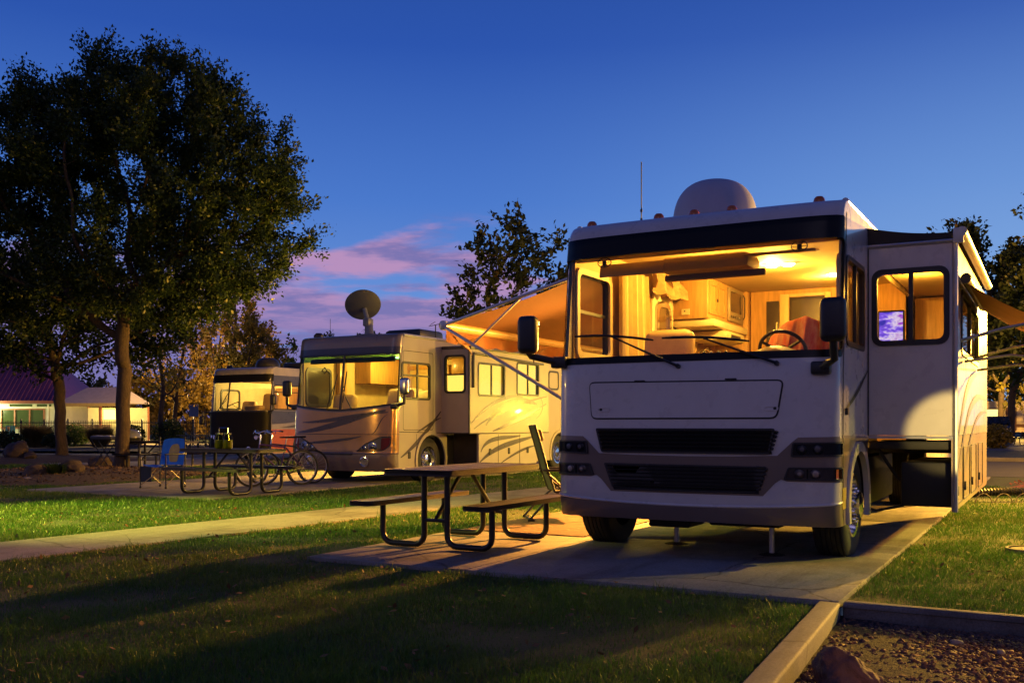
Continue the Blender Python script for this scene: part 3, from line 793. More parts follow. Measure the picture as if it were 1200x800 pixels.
    for x, y in ((-.92, .36), (.92, .38)):
        q = MB(); M = Matrix.Translation((x, y, 2.775))
        q.tube([M @ Vector((.07 * math.cos(a), 0, .045 * math.sin(a))) for a in [2 * PI * i / 16 for i in range(16)]], .005, 0, 5, closed=True)
        for i in range(3): a = PI * i / 3; q.tube([M @ Vector((.07 * math.cos(a), 0, .045 * math.sin(a))), M @ Vector((-.07 * math.cos(a), 0, -.045 * math.sin(a)))], .003, 0, 4)
        q.lathe([(0, .02), (.02, .015), (.022, -.03), (0, -.04)], 0, 10, M)
        q.build('dash_fan', black, rv)
    lampm = glow('ceiling_lamp_glow', (1., .72, .34), 45.)
    for x, y in ((.12, 2.6), (.30, 2.6), (.6, 3.6)):
        q = MB(); q.lathe([(0, -.035), (.05, -.032), (.07, -.015), (.075, -.008)], 0, 18, Matrix.Translation((x, y, zc - .003)))
        q.lathe([(.075, -.012), (.095, -.010), (.10, 0)], 1, 18, Matrix.Translation((x, y, zc - .003)))
        q.build('ceiling_lamp', [lampm, mat('cream_plastic', (.7, .58, .36))], rv)
    # screen inside the slide-out
    q = MB(); q.box2((1.26, 2.45, 1.90), (1.52, 2.51, 2.40), 0, .01)
    q.build('television', black, rv)
    tvo = [o for o in SC.objects if o.parent == rv and o.name.startswith('television')][0]
    q = MB(); q.box2((1.275, 2.442, 1.93), (1.505, 2.448, 2.38), 0); q.build('screen', screen_mat(), tvo)
    q = MB(); q.box2((1.5, 2.9, 1.17), (2.0, 4.6, 1.62), 0, .06); q.box2((1.82, 2.9, 1.6), (2.02, 4.6, 2.06), 0, .08)
    q.build('sofa', mat('brown_sofa', (.16, .10, .06), .8), rv)

RV1 = near_coach()
# blanket thrown over the driver's seat
q = MB(); nu, nv = 40, 30; vs = []
for i in range(nu + 1):
    for j in range(nv + 1):
        u = i / nu; v = j / nv; a = (u - .5) * 2
        x = .78 + .40 * a; yy = .98 + .62 * v - .10 * (1 - a * a)
        z = 2.235 - .26 * a ** 2 - .5 * max(0, abs(a) - .8) - 1.1 * max(0, v - .6) - 1.7 * max(0, .45 - v) ** 1.25
        cr = abs(math.sin(7.5 * a + 4 * v + 1.3 * math.sin(5 * v))); z += .011 * (1 - cr) ** 2 + .006 * math.sin(23 * u + 9 * v * v)
        yy -= .018 * (1 - abs(math.sin(9 * a - 3 * v))) ** 2
        vs.append((x, yy, z))
q.add(vs, [[i * (nv + 1) + j, i * (nv + 1) + j + 1, (i + 1) * (nv + 1) + j + 1, (i + 1) * (nv + 1) + j] for i in range(nu) for j in range(nv)], 0)
bl = q.build('blanket', mat('red_blanket_pattern_highlights', (.62, .30, .12), .85, col2=(.50, .02, .012), vs=11, stretch=(1.8, .5, .5)), None, weld=False)  # gold noise is both the pattern and the fold highlights painted in
bl.location = (*O1, 0); bl.rotation_euler = (0, 0, RZ)
tag(bl, 'crumpled red and gold blanket draped over the seat behind the steering wheel', 'blanket')
# ------------------------------------------------------------------ middle motorhome
def middle_coach():
    rv = thing('motorhome', 'copper-nosed motorhome with a satellite dish and a split yellow-lit windshield', 'motorhome', (*O2, 0), RZ, 'motorhomes parked on the pitches')
    cap = Cap(1.3, .34, 3.6, [(.27, .10), (.36, .02), (.62, 0), (.66, .03), (1.02, .04), (1.5, .06), (2.65, .22), (2.78, .25), (2.95, .27), (3.02, .31), (3.06, .40), (3.07, .55)])
    S = cap.S; gx = fr(-S, S, .1) + [S - .04, -S + .04, S - .08, .08 - S]; gz = fr(.27, 3.0, .16) + [2.9, 2.98, 3.02, 3.04, 3.06]
    H = 3.07; LEN = 11.0; e = lambda z: cap.pt(S, z).y
    beige = mat('champagne_paint', (.40, .34, .26), .42, coat=.12, var=.06); copper = mat('copper_paint', (.52, .28, .085), .2, metal=.4, coat=.7, var=.1)
    graph = mat('graphite_header', (.05, .043, .042), .35, coat=.4); greyp = mat('mauve_grey_paint', (.20, .15, .115), .3, coat=.6, var=.06)
    silv = mat('silver_swoosh', (.075, .06, .05), .3, metal=.4, coat=.5); hair = mat('seam_shadow_gap', (.03,) * 3)
    m = MB()                                                         # 0 champagne 1 copper 2 graphite 3 mauve 4 seam 5 dark 6 roof 7 silver
    wsb = lambda t: 1.50 + .14 * (abs(t) / S) ** 1.6
    bot = [(t, wsb(t)) for t in fr(-S + .03, S - .03, .1)]
    hole = bot + [(S - .05, 2.66), (-S + .05, 2.66)]
    m.plate([(-S, .27), (S, .27), (S, H), (-S, H)], [hole], cap, 0, .03, 3, gx, gz)
    m.plate([(-S, 2.665), (S, 2.665), (S, 2.79), (-S, 2.79)], [], cap, .004, 0, 2, gx, gz)
    cu = [(-S, .64), (S, .64), (S, wsb(S) - .03)] + [(t, z - .035) for t, z in bot[::-1]] + [(-S, wsb(S) - .03)]
    m.plate(cu, [], cap, .005, 0, 1, gx, gz)
    m.plate([(-S, 1.012), (S, 1.012), (S, 1.024), (-S, 1.024)], [], cap, .008, 0, 4, gx, gz)
    m.tube([cap(t, .635, .0) for t in fr(-S + .01, S - .01, .1)], .018, 3, 6)
    m.plate(rrect(-.42, .60, .42, .69, .04), [], cap, .014, .01, 4, gx)
    for c, w in (([(-1.1, 1.05), (-.3, 1.10), (.4, 1.36), (1.15, 1.50)], .12), ([(-.95, 1.26), (-.2, 1.26), (.4, 1.42), (1.2, 1.46)], .08), ([(-1.15, .80), (-.4, .86), (.3, .9), (.6, .98)], .06), ([(.85, 1.03), (1.0, 1.05), (1.0, 1.35), (1.2, 1.42)], .02)):
        m.plate(ribbon(c, w), [], cap, .008, 0, 7 if w > .03 else 4, gx, gz)
    zs = [.27, .36, .62, 1.02, 1.5, 2.1, 2.65, 2.95, 3.02, 3.05]; edge = [(e(z), z) for z in zs][::-1]
    wh = rrect(.47, 1.76, 1.46, 2.46, .06); ac = 1.52
    arch = [(ac + .56 * math.cos(PI - PI * i / 16), .47 + .56 * math.sin(PI - PI * i / 16)) for i in range(17)]
    low = [(e(.27), .29), (ac - .56, .29)] + arch + [(ac + .56, .29), (2.14, .29)]
    m.plate(low + [(2.14, 1.04), (1.92, 1.04), (1.92, 2.86), (5.62, 2.86), (5.62, 1.04), (5.06, 1.04), (5.06, .29), (7.1, .29)] + [(7.66 + .56 * math.cos(PI - PI * i / 16), .47 + .56 * math.sin(PI - PI * i / 16)) for i in range(17)] + [(8.22, .29), (LEN, .29), (LEN, 3.05)] + edge[:-1], [wh], sideR(1.3), 0, .03, 0)
    m.plate([(e(.27), .29), (LEN, .29), (LEN, 3.05)] + edge[:-1], [], sideL(1.3), 0, .03, 0)
    m.plate(ring_arch(ac, .47, .53, .60, .29), [], sideR(1.3), .025, .03, 0); m.plate(ring_arch(7.66, .47, .53, .60, .29), [], sideR(1.3), .025, .03, 0)
    m.plate([(e(1.06), 1.06), (1.915, 1.03), (1.915, 1.045), (e(1.06), 1.075)], [], sideR(1.3), .004, 0, 4)
    for v in (.97, 1.62): m.plate([(v, .32), (v + .012, .32), (v + .012, 1.02), (v, 1.02)], [], sideR(1.3), .004, 0, 4)
    m.plate(rrect(.50, 1.10, 1.60, 2.72, .05), [rrect(.512, 1.112, 1.588, 2.708, .04)], sideR(1.3), .004, 0, 4)
    m.plate(rrect(.68, .52, .76, .66, .02), [], sideR(1.3), .012, .014, 4)
    m.plate(ribbon([(.42, .55), (1.0, .80), (1.4, 1.1), (1.9, 1.5)], .10), [], sideR(1.3), .003, 0, 7); m.plate(ribbon([(1.0, 1.06), (1.3, 1.15), (1.6, 1.3), (1.9, 1.36)], .05), [], sideR(1.3), .003, 0, 7)
    m.box2((-1.29, .5, 3.01), (1.29, LEN, 3.066), 6, .03); m.box2((-1.29, LEN - .03, .3), (1.29, LEN, 3.06), 0, .02)
    for s in (-1, 1): m.tube([(s * 1.29, e(2.9) + .02, 3.03), (s * 1.3, LEN, 3.03)], .035, 6, 8)
    m.box2((-1.26, .4, .95), (1.26, LEN - .04, 1.0), 5); m.box2((-1.2, 2.1, .3), (.9, LEN - .1, .94), 5); m.box2((-1.2, .45, .3), (1.2, .6, .94), 5)
    m.box2((1.1, 2.15, .3), (1.28, 3.5, .95), 5)
    for i in range(14):
        a0 = PI * i / 14; a1 = PI * (i + 1) / 14
        for s in (-1, 1): m.add([(s * 1.29, ac + .54 * math.cos(a0), .47 + .54 * math.sin(a0)), (s * 1.29, ac + .54 * math.cos(a1), .47 + .54 * math.sin(a1)), (s * .7, ac + .54 * math.cos(a1), .47 + .54 * math.sin(a1)), (s * .7, ac + .54 * math.cos(a0), .47 + .54 * math.sin(a0))], [[0, 1, 2, 3]], 5)
    m.build('body_shell', [beige, copper, graph, greyp, hair, dark, mat('pale_roof_rail', (.5, .5, .5), .4, metal=.3), silv], rv)
    # windshield: two panes, mullion, green band
    f = MB(); f.plate([(.02, wsb(0)), (.065, wsb(0)), (.065, 2.66), (.02, 2.66)], [], cap, .012, .03, 0, None, gz)
    ins = [(t, z + .03) for t, z in [(t, wsb(t)) for t in fr(-S + .07, S - .07, .1)]] + [(S - .09, 2.63), (-S + .09, 2.63)]
    f.plate([(t, z - .012) for t, z in bot] + [(S - .04, 2.67), (-S + .04, 2.67)], [ins], cap, .008, .03, 0, gx, gz)
    f.build('windshield_surround', black, rv)
    g = MB(); g.plate([(t, z + .01) for t, z in bot] + [(S - .06, 2.655), (-S + .06, 2.655)], [], cap, -.01, 0, 0, gx, gz)
    g.plate([(-S + .06, 2.52), (S - .06, 2.52), (S - .06, 2.65), (-S + .06, 2.65)], [], cap, -.014, 0, 1, gx, gz)
    g.build('windshield', [ws_glass, greenband], rv, weld=False)
    # headlights and fog lamps
    for s in (1, -1):
        P = [(.48, .665), (.70, .655), (1.12, .69), (1.26, .80), (1.28, .985), (1.05, .975), (.70, .83)]
        P = [(x * s, z) for x, z in P]; P = P if s > 0 else P[::-1]; po = rpoly(P, .05)
        q = MB(); q.plate(po, [offset_poly(po, .016)], cap, .02, .02, 0, gx, gz); q.plate(po, [], cap, .007, .002, 1, gx, gz)
        o = q.build('headlight', [black, mat('lamp_silver', (.65, .56, .44), .35, metal=.2)], rv)
        q = MB()
        for t, z, r in ((.68, .735, .06), (.88, .77, .095)):
            n = (cap(s * t, z, .05) - cap(s * t, z, 0)).normalized(); M = Matrix.Translation(cap(s * t, z, .008)) @ n.to_track_quat('Z', 'Y').to_matrix().to_4x4()
            q.lathe([(r, .012), (r * .94, .014), (r * .9, .0), (r * .5, -.0), (r * .35, .006), (0, .008)], 0, 20, M)
        q.build('reflector', chrome, o)
        q = MB(); A = [(1.06, .71), (1.13, .715), (1.235, .81), (1.25, .955), (1.07, .945)]; A = [(x * s, z) for x, z in A]; A = A if s > 0 else A[::-1]
        q.plate(rpoly(A, .03), [], cap, .013, .004, 0, gx, gz); q.build('indicator_lens', redlens, o)
        q = MB(); q.plate(offset_poly(po, .012), [], cap, .017, 0, 0, gx, gz); q.build('lens', clear, o, weld=False)
        q = MB(); n = (cap(s * .70, .47, .05) - cap(s * .70, .47, 0)).normalized(); M = Matrix.Translation(cap(s * .70, .47, .002)) @ n.to_track_quat('Z', 'Y').to_matrix().to_4x4()
        q.lathe([(.105, 0), (.105, .02), (.088, .024), (.085, .008), (.05, .004), (0, .006)], 0, 24, M); q.build('fog_lamp', chrome, rv)
    # wipers standing up the glass, mirror
    wiper(rv, cap, (-.28, 1.52), (-.12, 2.0), (-.16, 1.72), (-.08, 2.25)); wiper(rv, cap, (.36, 1.53), (.10, 1.95), (.12, 1.66), (.16, 2.30))
    o = mirror_arm(rv, (1.30, .22, 1.58), (1.50, .28, 1.98), 1, .2, .34, mat('mirror_chrome', (.55, .55, .58), .2, metal=1.))
    mirror_arm(rv, (-1.28, .22, 1.58), (-1.5, .2, 1.98), -1, .2, .34)
    # windows
    window(rv, sideR(1.3), .44, 1.72, 1.50, 2.50, .09, .045, tint, bars=(1.02,), rails=(2.22,))
    window(rv, sideR(1.3), 7.0, 2.12, 7.6, 2.62, .1, .045, darktint)
    # slide-out with its own windows
    X = 2.0; v0, v1 = 1.93, 5.62; z0, z1 = 1.03, 2.82
    m = MB()
    m.plate([(1.28, z0), (X, z0), (X, z1), (1.28, z1)], [rrect(1.40, 1.92, 1.88, 2.66, .06)], facing(v0), 0, .03, 0)
    m.plate([(v0, z0), (v1, z0), (v1, z1), (v0, z1)], [rrect(2.31, 1.86, 3.42, 2.52, .06), rrect(4.04, 1.92, 5.08, 2.62, .06)], sideR(X), 0, .03, 0)
    m.plate([(2.32, .30), (5.0, .30), (5.0, z0 - .012), (2.32, z0 - .012)], [], sideR(X), -.004, .05, 0)
    m.plate([(1.35, .30), (X - .006, .30), (X - .006, z0 - .012), (1.35, z0 - .012)], [], facing(2.33), 0, .03, 4)
    m.box2((1.28, v0 + .03, z1 - .05), (X - .003, v1, z1 - .004), 0); m.box2((1.28, v0 + .031, z0 + .003), (X - .032, v1, z0 + .04), 3); m.box2((1.28, v1 - .03, z0 + .05), (X - .032, v1 - .002, z1 - .06), 0)
    m.tube([(X, v0, z0), (X, v0, z1)], .02, 2, 8); m.tube([(X, v0, z0 - .006), (X, v1, z0 - .006)], .012, 3, 6); m.tube([(1.29, v0 - .005, z0), (X, v0 - .005, z0)], .014, 3, 6)
    m.box2((1.30, v0 - .02, z1), (X + .05, v1, z1 + .07), 2, .02)
    for a in (3.15, 4.15): m.plate([(a, .31), (a + .012, .31), (a + .012, 1.0), (a, 1.0)], [], sideR(X), .003, .004, 3)
    for a in (2.75, 3.6, 4.5): m.plate(rrect(a, .55, a + .08, .69, .02), [], sideR(X), .012, .014, 3)
    for c, w in (([(2.0, 1.25), (2.8, 1.75), (3.6, 1.9), (4.3, 1.85)], .09), ([(2.1, 1.12), (3.0, 1.5), (4.2, 1.72), (5.55, 1.9)], .07), ([(4.95, 1.35), (5.4, 1.5), (5.4, 1.8), (5.1, 1.9)], .04), ([(2.6, 1.2), (3.3, 1.75), (4.2, 1.85), (5.0, 1.7)], .17), ([(2.9, 1.07), (3.6, 1.2), (4.8, 1.5), (5.5, 1.72)], .10)):
        m.plate(ribbon(c, w), [], sideR(X), .004, 0, 5)
    for c, w in (([(2.4, .62), (2.6, .98), (3.4, .9), (4.2, .96)], .10), ([(2.35, .40), (3.0, .75), (3.8, .80), (4.98, .95)], .12), ([(3.2, .33), (4.0, .6), (4.6, .7), (4.98, .72)], .06)):
        m.plate(ribbon(c, w), [], sideR(X), .0, 0, 5)
    so = m.build('slide_out', [mat('champagne_paint', ()), mat('pale_roof_rail', ()), graph, hair, dark, silv], rv)
    window(so, facing(v0), 1.37, 1.88, 1.91, 2.70, .09, .045, tint, rails=(2.28,), proud=.014)
    window(so, sideR(X), 2.27, 1.82, 3.46, 2.56, .08, .045, tint, bars=(2.86,)); window(so, sideR(X), 4.0, 1.88, 5.12, 2.66, .08, .045, tint, bars=(4.56,))
    bm_ = glow('lit_blind', (1., .70, .12), 2.3)
    blind(so, facing(v0), 1.40, 1.90, 1.89, 2.30, bm_, .04, .07)
    blind(so, sideR(X), 2.30, 1.85, 3.43, 2.54, bm_, .04, .07); blind(so, sideR(X), 4.03, 1.9, 5.09, 2.64, bm_, .04, .07)
    q = MB(); q.bar((X + .03, 2.05, 2.72), (X + .03, 2.05, 2.0), .05, .04, 0, .01); q.bar((X + .03, 2.06, 2.73), (X + .03, 5.3, 2.66), .04, .05, 0, .01)
    q.build('window_awning', black, so)
    wheel(rv, (1.10, ac, .47), .47, .27, 1); wheel(rv, (-1.10, ac, .47), .47, .27, -1); wheel(rv, (1.12, 7.66, .47), .47, .25, 1); wheel(rv, (-1.12, 7.66, .47), .47, .25, -1)
    # roof: dish, air conditioner, rails
    q = MB(); M = Matrix.Translation((-.48, 1.5, 3.84)) @ Matrix.Rotation(R(30), 4, 'Z') @ Matrix.Rotation(R(-14), 4, 'Y') @ Matrix.Rotation(R(-48), 4, 'X')
    q.lathe([(0, -.085), (.12, -.08), (.24, -.06), (.34, -.025), (.39, 0), (.395, .012), (.385, .012), (.33, -.012), (.23, -.045), (.12, -.064), (0, -.07)], 0, 40, M)
    d = q.build('satellite_dish', mat('dish_grey', (.10, .10, .11), .45), rv)
    q = MB(); q.tube([(-.30, 1.5, 3.08), (-.32, 1.5, 3.36), (-.36, 1.5, 3.50), (-.44, 1.5, 3.76)], [.11, .09, .055, .05], 0, 12); q.box((-.30, 1.5, 3.13), (.42, .34, .12), 0, .03); q.box((-.34, 1.5, 3.45), (.16, .2, .18), 0, .03)
    q.build('dish_mast', mat('mast_grey', (.16, .17, .2), .4), d)
    q = MB(); q.box2((-.80, 2.7, 3.07), (.22, 3.7, 3.40), 0, .09); q.box2((-.86, 2.6, 3.07), (.28, 3.8, 3.14), 0, .02); q.build('air_conditioner', black, rv)
    q = MB(); q.tube([(-1.05, .62, 3.07), (-1.05, .62, 3.16)], .02, 0, 8); q.lathe([(.11, 0), (.11, .05), (.06, .10), (0, .10)], 0, 14, Matrix.Translation((-1.05, .7, 3.08))); q.tube([(-.9, .9, 3.07), (-.9, .9, 3.5)], .005, 0, 5)
    q.tube([(.7, 2.6, 3.07), (.7, 2.6, 3.45)], .012, 0, 6); q.tube([(.52, 2.6, 3.42), (.88, 2.6, 3.47)], .008, 0, 5); q.tube([(.58, 2.55, 3.44), (.66, 2.65, 3.52)], .006, 0, 5)
    q.build('antenna', black, rv)
    # inside
    m = MB(); zc = 2.72
    m.box2((-1.26, .5, zc), (1.26, 6.3, zc + .02), 1); m.box2((-1.265, .45, 1.0), (-1.25, 6.3, zc), 0)
    m.plate([(.45, 1.0), (1.9, 1.0), (1.9, zc), (.5, zc)], [rrect(.46, 1.75, 1.47, 2.47, .05)], lambda v, z, o: Vector((1.26 - o, v, z)), 0, .01, 0)
    m.box2((-1.25, 3.4, 1.0), (1.96, 3.44, zc - .002), 0)
    m.plate(rrect(-.55, 1.55, .38, 2.48, .25, 8), [rrect(-.49, 1.6, .32, 2.42, .2, 8)], facing(3.39), .05, .05, 1)
    m.box2((-.5, 3.1, 1.0), (.4, 3.38, 1.85), 0, .05)
    m.box2((.45, 3.30, 2.05), (.6, 3.39, 2.6), 2, .01)
    m.plate(rrect(.5, 1.60, 1.35, 2.45, .12), [rrect(.56, 1.66, 1.29, 2.39, .09)], lambda v, z, o: Vector((-1.245 + o, v, z)), .02, .03, 3)
    m.plate(rrect(.56, 1.66, 1.29, 2.39, .09), [], lambda v, z, o: Vector((-1.245 + o, v, z)), .004, .003, 4)
    m.box2((-1.24, 1.5, 1.0), (-1.12, 1.75, zc - .003), 2, .03); m.box2((-1.24, 2.2, 2.15), (-.80, 3.38, zc - .003), 2, .01); m.box2((.80, 3.1, 2.36), (1.25, 3.38, zc - .003), 2, .01); m.box2((-1.24, 2.0, 1.0), (-.6, 3.38, 1.55), 5, .06)
    m.box2((-.60, 3.36, 1.0), (-.555, 3.395, 2.66), 2, .006); m.box2((.385, 3.36, 1.0), (.44, 3.395, 2.66), 2, .006); m.box2((-.6, 3.35, 2.50), (.44, 3.392, 2.60), 2, .006)
    m.build('interior_lining', [mat('cream_wall', (.62, .50, .26), .55), ceil_int, wood_int, black, mat('dark_pane', (.03, .03, .02), .15), mat('brown_sofa', ())], rv)
    q = MB(); q.box((-.12, 2.98, 1.92), (.5, .2, .26), 0, .09, Matrix.Rotation(R(8), 3, 'Y'), 4); q.box((.22, 2.86, 1.86), (.46, .18, .24), 0, .08, Matrix.Rotation(R(-10), 3, 'Y'), 4); q.build('pillow_pair', mat('cream_linen', (.7, .62, .46), .85), rv)
    q = MB(); q.box((.78, 1.15, 1.72), (.62, .2, .5), 0, .1, Matrix.Rotation(R(-10), 3, 'X'), 4); q.box((.78, .9, 1.4), (.6, .5, .2), 0, .08); q.build('seat', seat_int, rv)
    q = MB(); q.box((-.7, 1.15, 1.62), (.6, .2, .5), 0, .1, Matrix.Rotation(R(-10), 3, 'X'), 4); q.build('seat', seat_int, rv)
    q = MB(); tl = fr(-1.2, 1.2, .12); n = len(tl); q.add([(t, y + .2 * (abs(t) / 1.2) ** 4, z + .05 * (abs(t) / 1.2)) for y, z in ((.10, 1.45), (.2, 1.52), (.62, 1.54), (.7, 1.2)) for t in tl], [[r * n + j, r * n + j + 1, (r + 1) * n + j + 1, (r + 1) * n + j] for r in range(3) for j in range(n - 1)], 0)
    q.build('dashboard', mat('tan_dash', ()), rv)
    q = MB(); q.box2((-1.1, .48, 2.50), (1.1, .53, 2.60), 0, .01); q.tube([(-.8, .5, 2.36), (-.72, .5, 2.42), (-.66, .5, 2.36), (-.72, .5, 2.3)], .012, 0, 6, closed=True); q.build('shade_roller', black, rv)
    q = MB(); q.lathe([(0, -.03), (.09, -.025), (.12, 0)], 0, 18, Matrix.Translation((0, 2.2, zc))); q.build('ceiling_lamp', glow('cream_lamp_glow', (1., .8, .4), 14.), rv)
    return rv
RV2 = middle_coach()

# ------------------------------------------------------------------ far motorhome
def far_coach():
    rv = thing('motorhome', 'farthest parked motorhome, black-nosed with a silver brow and an orange lower side', 'motorhome', (*O3, 0), RZ, 'motorhomes parked on the pitches')
    cap = Cap(1.28, .32, 3.8, [(.25, .08), (.35, .02), (.6, 0), (1.6, .03), (2.62, .17), (2.9, .21), (3.0, .27), (3.06, .36), (3.08, .52)])
    S = cap.S; gx = fr(-S, S, .12) + [S - .05, .05 - S]; gz = fr(.25, 3.0, .2) + [2.95, 3.0, 3.04, 3.06]; LEN = 10.2; e = lambda z: cap.pt(S, z).y
    sil = mat('silver_brow', (.34, .32, .31), .3, coat=.5); bra = mat('black_nose_cover', (.005, .005, .005), .6, spec=.2); ora = mat('orange_panel', (.50, .13, .035), .3, coat=.6)
    gy = mat('slate_side', (.07, .065, .065), .3, coat=.5)
    m = MB(); hole = rrect(-S + .05, 1.64, S - .05, 2.60, .06)
    m.plate([(-S, .25), (S, .25), (S, 3.08), (-S, 3.08)], [hole], cap, 0, .03, 0, gx, gz)
    m.plate([(-S + .01, .26), (S - .01, .26), (S - .01, 1.63), (-S + .01, 1.63)], [], cap, .006, .004, 1, gx, gz)
    m.plate([(-S, 2.605), (S, 2.605), (S, 2.84), (-S, 2.84)], [], cap, .004, 0, 1, gx, gz)
    zs = [.25, .6, 1.6, 2.62, 2.9, 3.0, 3.05]; edge = [(e(z), z) for z in zs][::-1]
    ac = 1.9; arch = [(ac + .55 * math.cos(PI - PI * i / 14), .46 + .55 * math.sin(PI - PI * i / 14)) for i in range(15)]
    m.plate([(e(.25), .27)] + [(ac - .55, .27)] + arch + [(ac + .55, .27), (LEN, .27), (LEN, 3.05)] + edge[:-1], [rrect(.45, 1.72, 1.75, 2.46, .06)], sideR(1.28), 0, .03, 0)
    m.plate([(e(.25), .27), (LEN, .27), (LEN, 3.05)] + edge[:-1], [], sideL(1.28), 0, .03, 0)
    m.plate([(e(.3), .3), (ac - .56, .3), (ac - .56, .46)] + [(ac + .56 * math.cos(PI - PI * i / 14), .46 + .56 * math.sin(PI - PI * i / 14)) for i in range(15)] + [(ac + .56, .3), (LEN - .01, .3), (LEN - .01, 1.06), (e(1.06), 1.06)], [], sideR(1.28), .003, 0, 2)
    m.plate([(e(1.2) + .01, 1.12), (LEN - .01, 1.10), (LEN - .01, 1.66), (e(1.66), 1.66)], [], sideR(1.28), .003, 0, 3)
    m.plate(ribbon([(e(1.2) + .02, 1.16), (1.2, 1.2), (2.2, 1.3), (3.6, 1.7)], .13, .03), [], sideR(1.28), .006, 0, 0)
    m.plate([(e(2.5), 2.50), (LEN - .01, 2.5), (LEN - .01, 2.80), (e(2.8), 2.80)], [], sideR(1.28), .003, 0, 3)
    m.box2((-1.26, .5, 3.02), (1.26, LEN, 3.07), 0, .03); m.box2((-1.27, LEN - .03, .3), (1.27, LEN, 3.06), 0); m.box2((-1.24, .4, .95), (1.24, LEN - .04, 1.0), 4); m.box2((-1.2, .5, .3), (.6, LEN - .1, .94), 4)
    m.build('body_shell', [sil, bra, ora, gy, dark], rv)
    f = MB(); f.plate(rrect(-S + .03, 1.62, S - .03, 2.62, .07), [rrect(-S + .07, 1.66, S - .07, 2.58, .05)], cap, .008, .03, 0, gx, gz)
    f.plate([(-.38, 1.65), (-.33, 1.65), (-.33, 2.59), (-.38, 2.59)], [], cap, .01, .02, 0, None, gz); f.build('windshield_surround', black, rv)
    g = MB(); g.plate(rrect(-S + .04, 1.63, S - .04, 2.61, .07), [], cap, -.01, 0, 0, gx, gz); g.build('windshield', ws_glass, rv, weld=False)
    for s in (-1, 1):
        q = MB()
        for t, z, r in ((.92, .80, .075), (1.08, .82, .06)):
            n = (cap(s * t, z, .05) - cap(s * t, z, 0)).normalized(); M = Matrix.Translation(cap(s * t, z, .008)) @ n.to_track_quat('Z', 'Y').to_matrix().to_4x4()
            q.lathe([(r, 0), (r, .012), (r * .85, .016), (r * .8, .004), (0, .002)], 0, 18, M)
        q.build('headlight', chrome, rv)
        q = MB(); n = (cap(s * .62, .42, .05) - cap(s * .62, .42, 0)).normalized(); M = Matrix.Translation(cap(s * .62, .42, .008)) @ n.to_track_quat('Z', 'Y').to_matrix().to_4x4()
        q.lathe([(.09, 0), (.09, .015), (.07, .02), (.06, .004), (0, .002)], 0, 18, M); q.build('fog_lamp', chrome, rv)
    wiper(rv, cap, (-.75, 1.67), (-.4, 2.0), (-.62, 1.82), (-.30, 2.3)); wiper(rv, cap, (.35, 1.67), (-.1, 1.85), (-.3, 1.8), (.2, 1.95))
    mirror_arm(rv, (1.28, .25, 1.62), (1.47, .2, 2.0), 1, .2, .34); mirror_arm(rv, (-1.26, .25, 1.58), (-1.55, .1, 1.35), -1, .2, .3)
    window(rv, sideR(1.28), .42, 1.68, 1.8, 2.50, .08, .045, tint, bars=(1.1,), rails=(2.26,))
    wheel(rv, (1.08, ac, .46), .46, .27, 1); wheel(rv, (-1.08, ac, .46), .46, .27, -1); wheel(rv, (1.08, 7.4, .46), .46, .27, 1)
    q = MB(); q.lathe([(.40, 0), (.40, .1), (.34, .24), (.2, .33), (0, .35)], 0, 28, Matrix.Translation((.55, .95, 3.07))); q.build('satellite_dome', black, rv)
    q = MB(); q.box2((-.3, 2.6, 3.07), (.7, 3.6, 3.36), 0, .08); q.build('air_conditioner', black, rv)
    q = MB(); q.lathe([(.10, 0), (.12, .05), (.08, .12), (0, .13)], 0, 14, Matrix.Translation((-1.0, .8, 3.07))); q.build('roof_lamp', black, rv)
    m = MB(); zc = 2.66
    m.box2((-1.24, .45, zc), (1.24, 4.4, zc + .02), 1); m.box2((-1.25, .4, 1.0), (-1.235, 4.4, zc), 0); m.box2((-1.23, 4.4, 1.0), (1.23, 4.44, zc), 0)
    m.plate([(.4, 1.0), (4.4, 1.0), (4.4, zc), (.42, zc)], [rrect(.44, 1.70, 1.77, 2.48, .05)], lambda v, z, o: Vector((1.24 - o, v, z)), 0, .01, 0)
    m.box2((-.9, 2.9, 1.0), (-.3, 3.4, 2.5), 2, .02); m.box2((.1, 3.0, 2.2), (1.2, 3.5, 2.64), 2, .02); m.plate(rrect(.6, 1.7, 1.5, 2.4, .12), [rrect(.66, 1.76, 1.44, 2.34, .1)], lambda v, z, o: Vector((-1.23 + o, v, z)), .02, .03, 3)
    m.build('interior_lining', [mat('pale_wall', (.64, .52, .30), .55), ceil_int, wood_int, black], rv)
    q = MB(); q.box((.45, 1.2, 1.95), (.6, .2, .6), 0, .1, Matrix.Rotation(R(-10), 3, 'X'), 4); q.box((-.5, 1.2, 1.75), (.6, .2, .5), 0, .1, Matrix.Rotation(R(-10), 3, 'X'), 4); q.build('seat', seat_int, rv)
    q = MB(); q.box2((-1.15, .22, 1.58), (1.15, .75, 1.68), 0, .04); q.box((.45, .45, 1.76), (.7, .3, .14), 0, .06); q.build('dashboard', mat('tan_dash', ()), rv)
    q = MB(); q.lathe([(0, -.03), (.1, -.025), (.13, 0)], 0, 18, Matrix.Translation((.4, 1.9, zc))); q.build('ceiling_lamp', glow('cream_lamp_glow2', (1., .86, .55), 14.), rv)
    return rv
RV3 = far_coach()
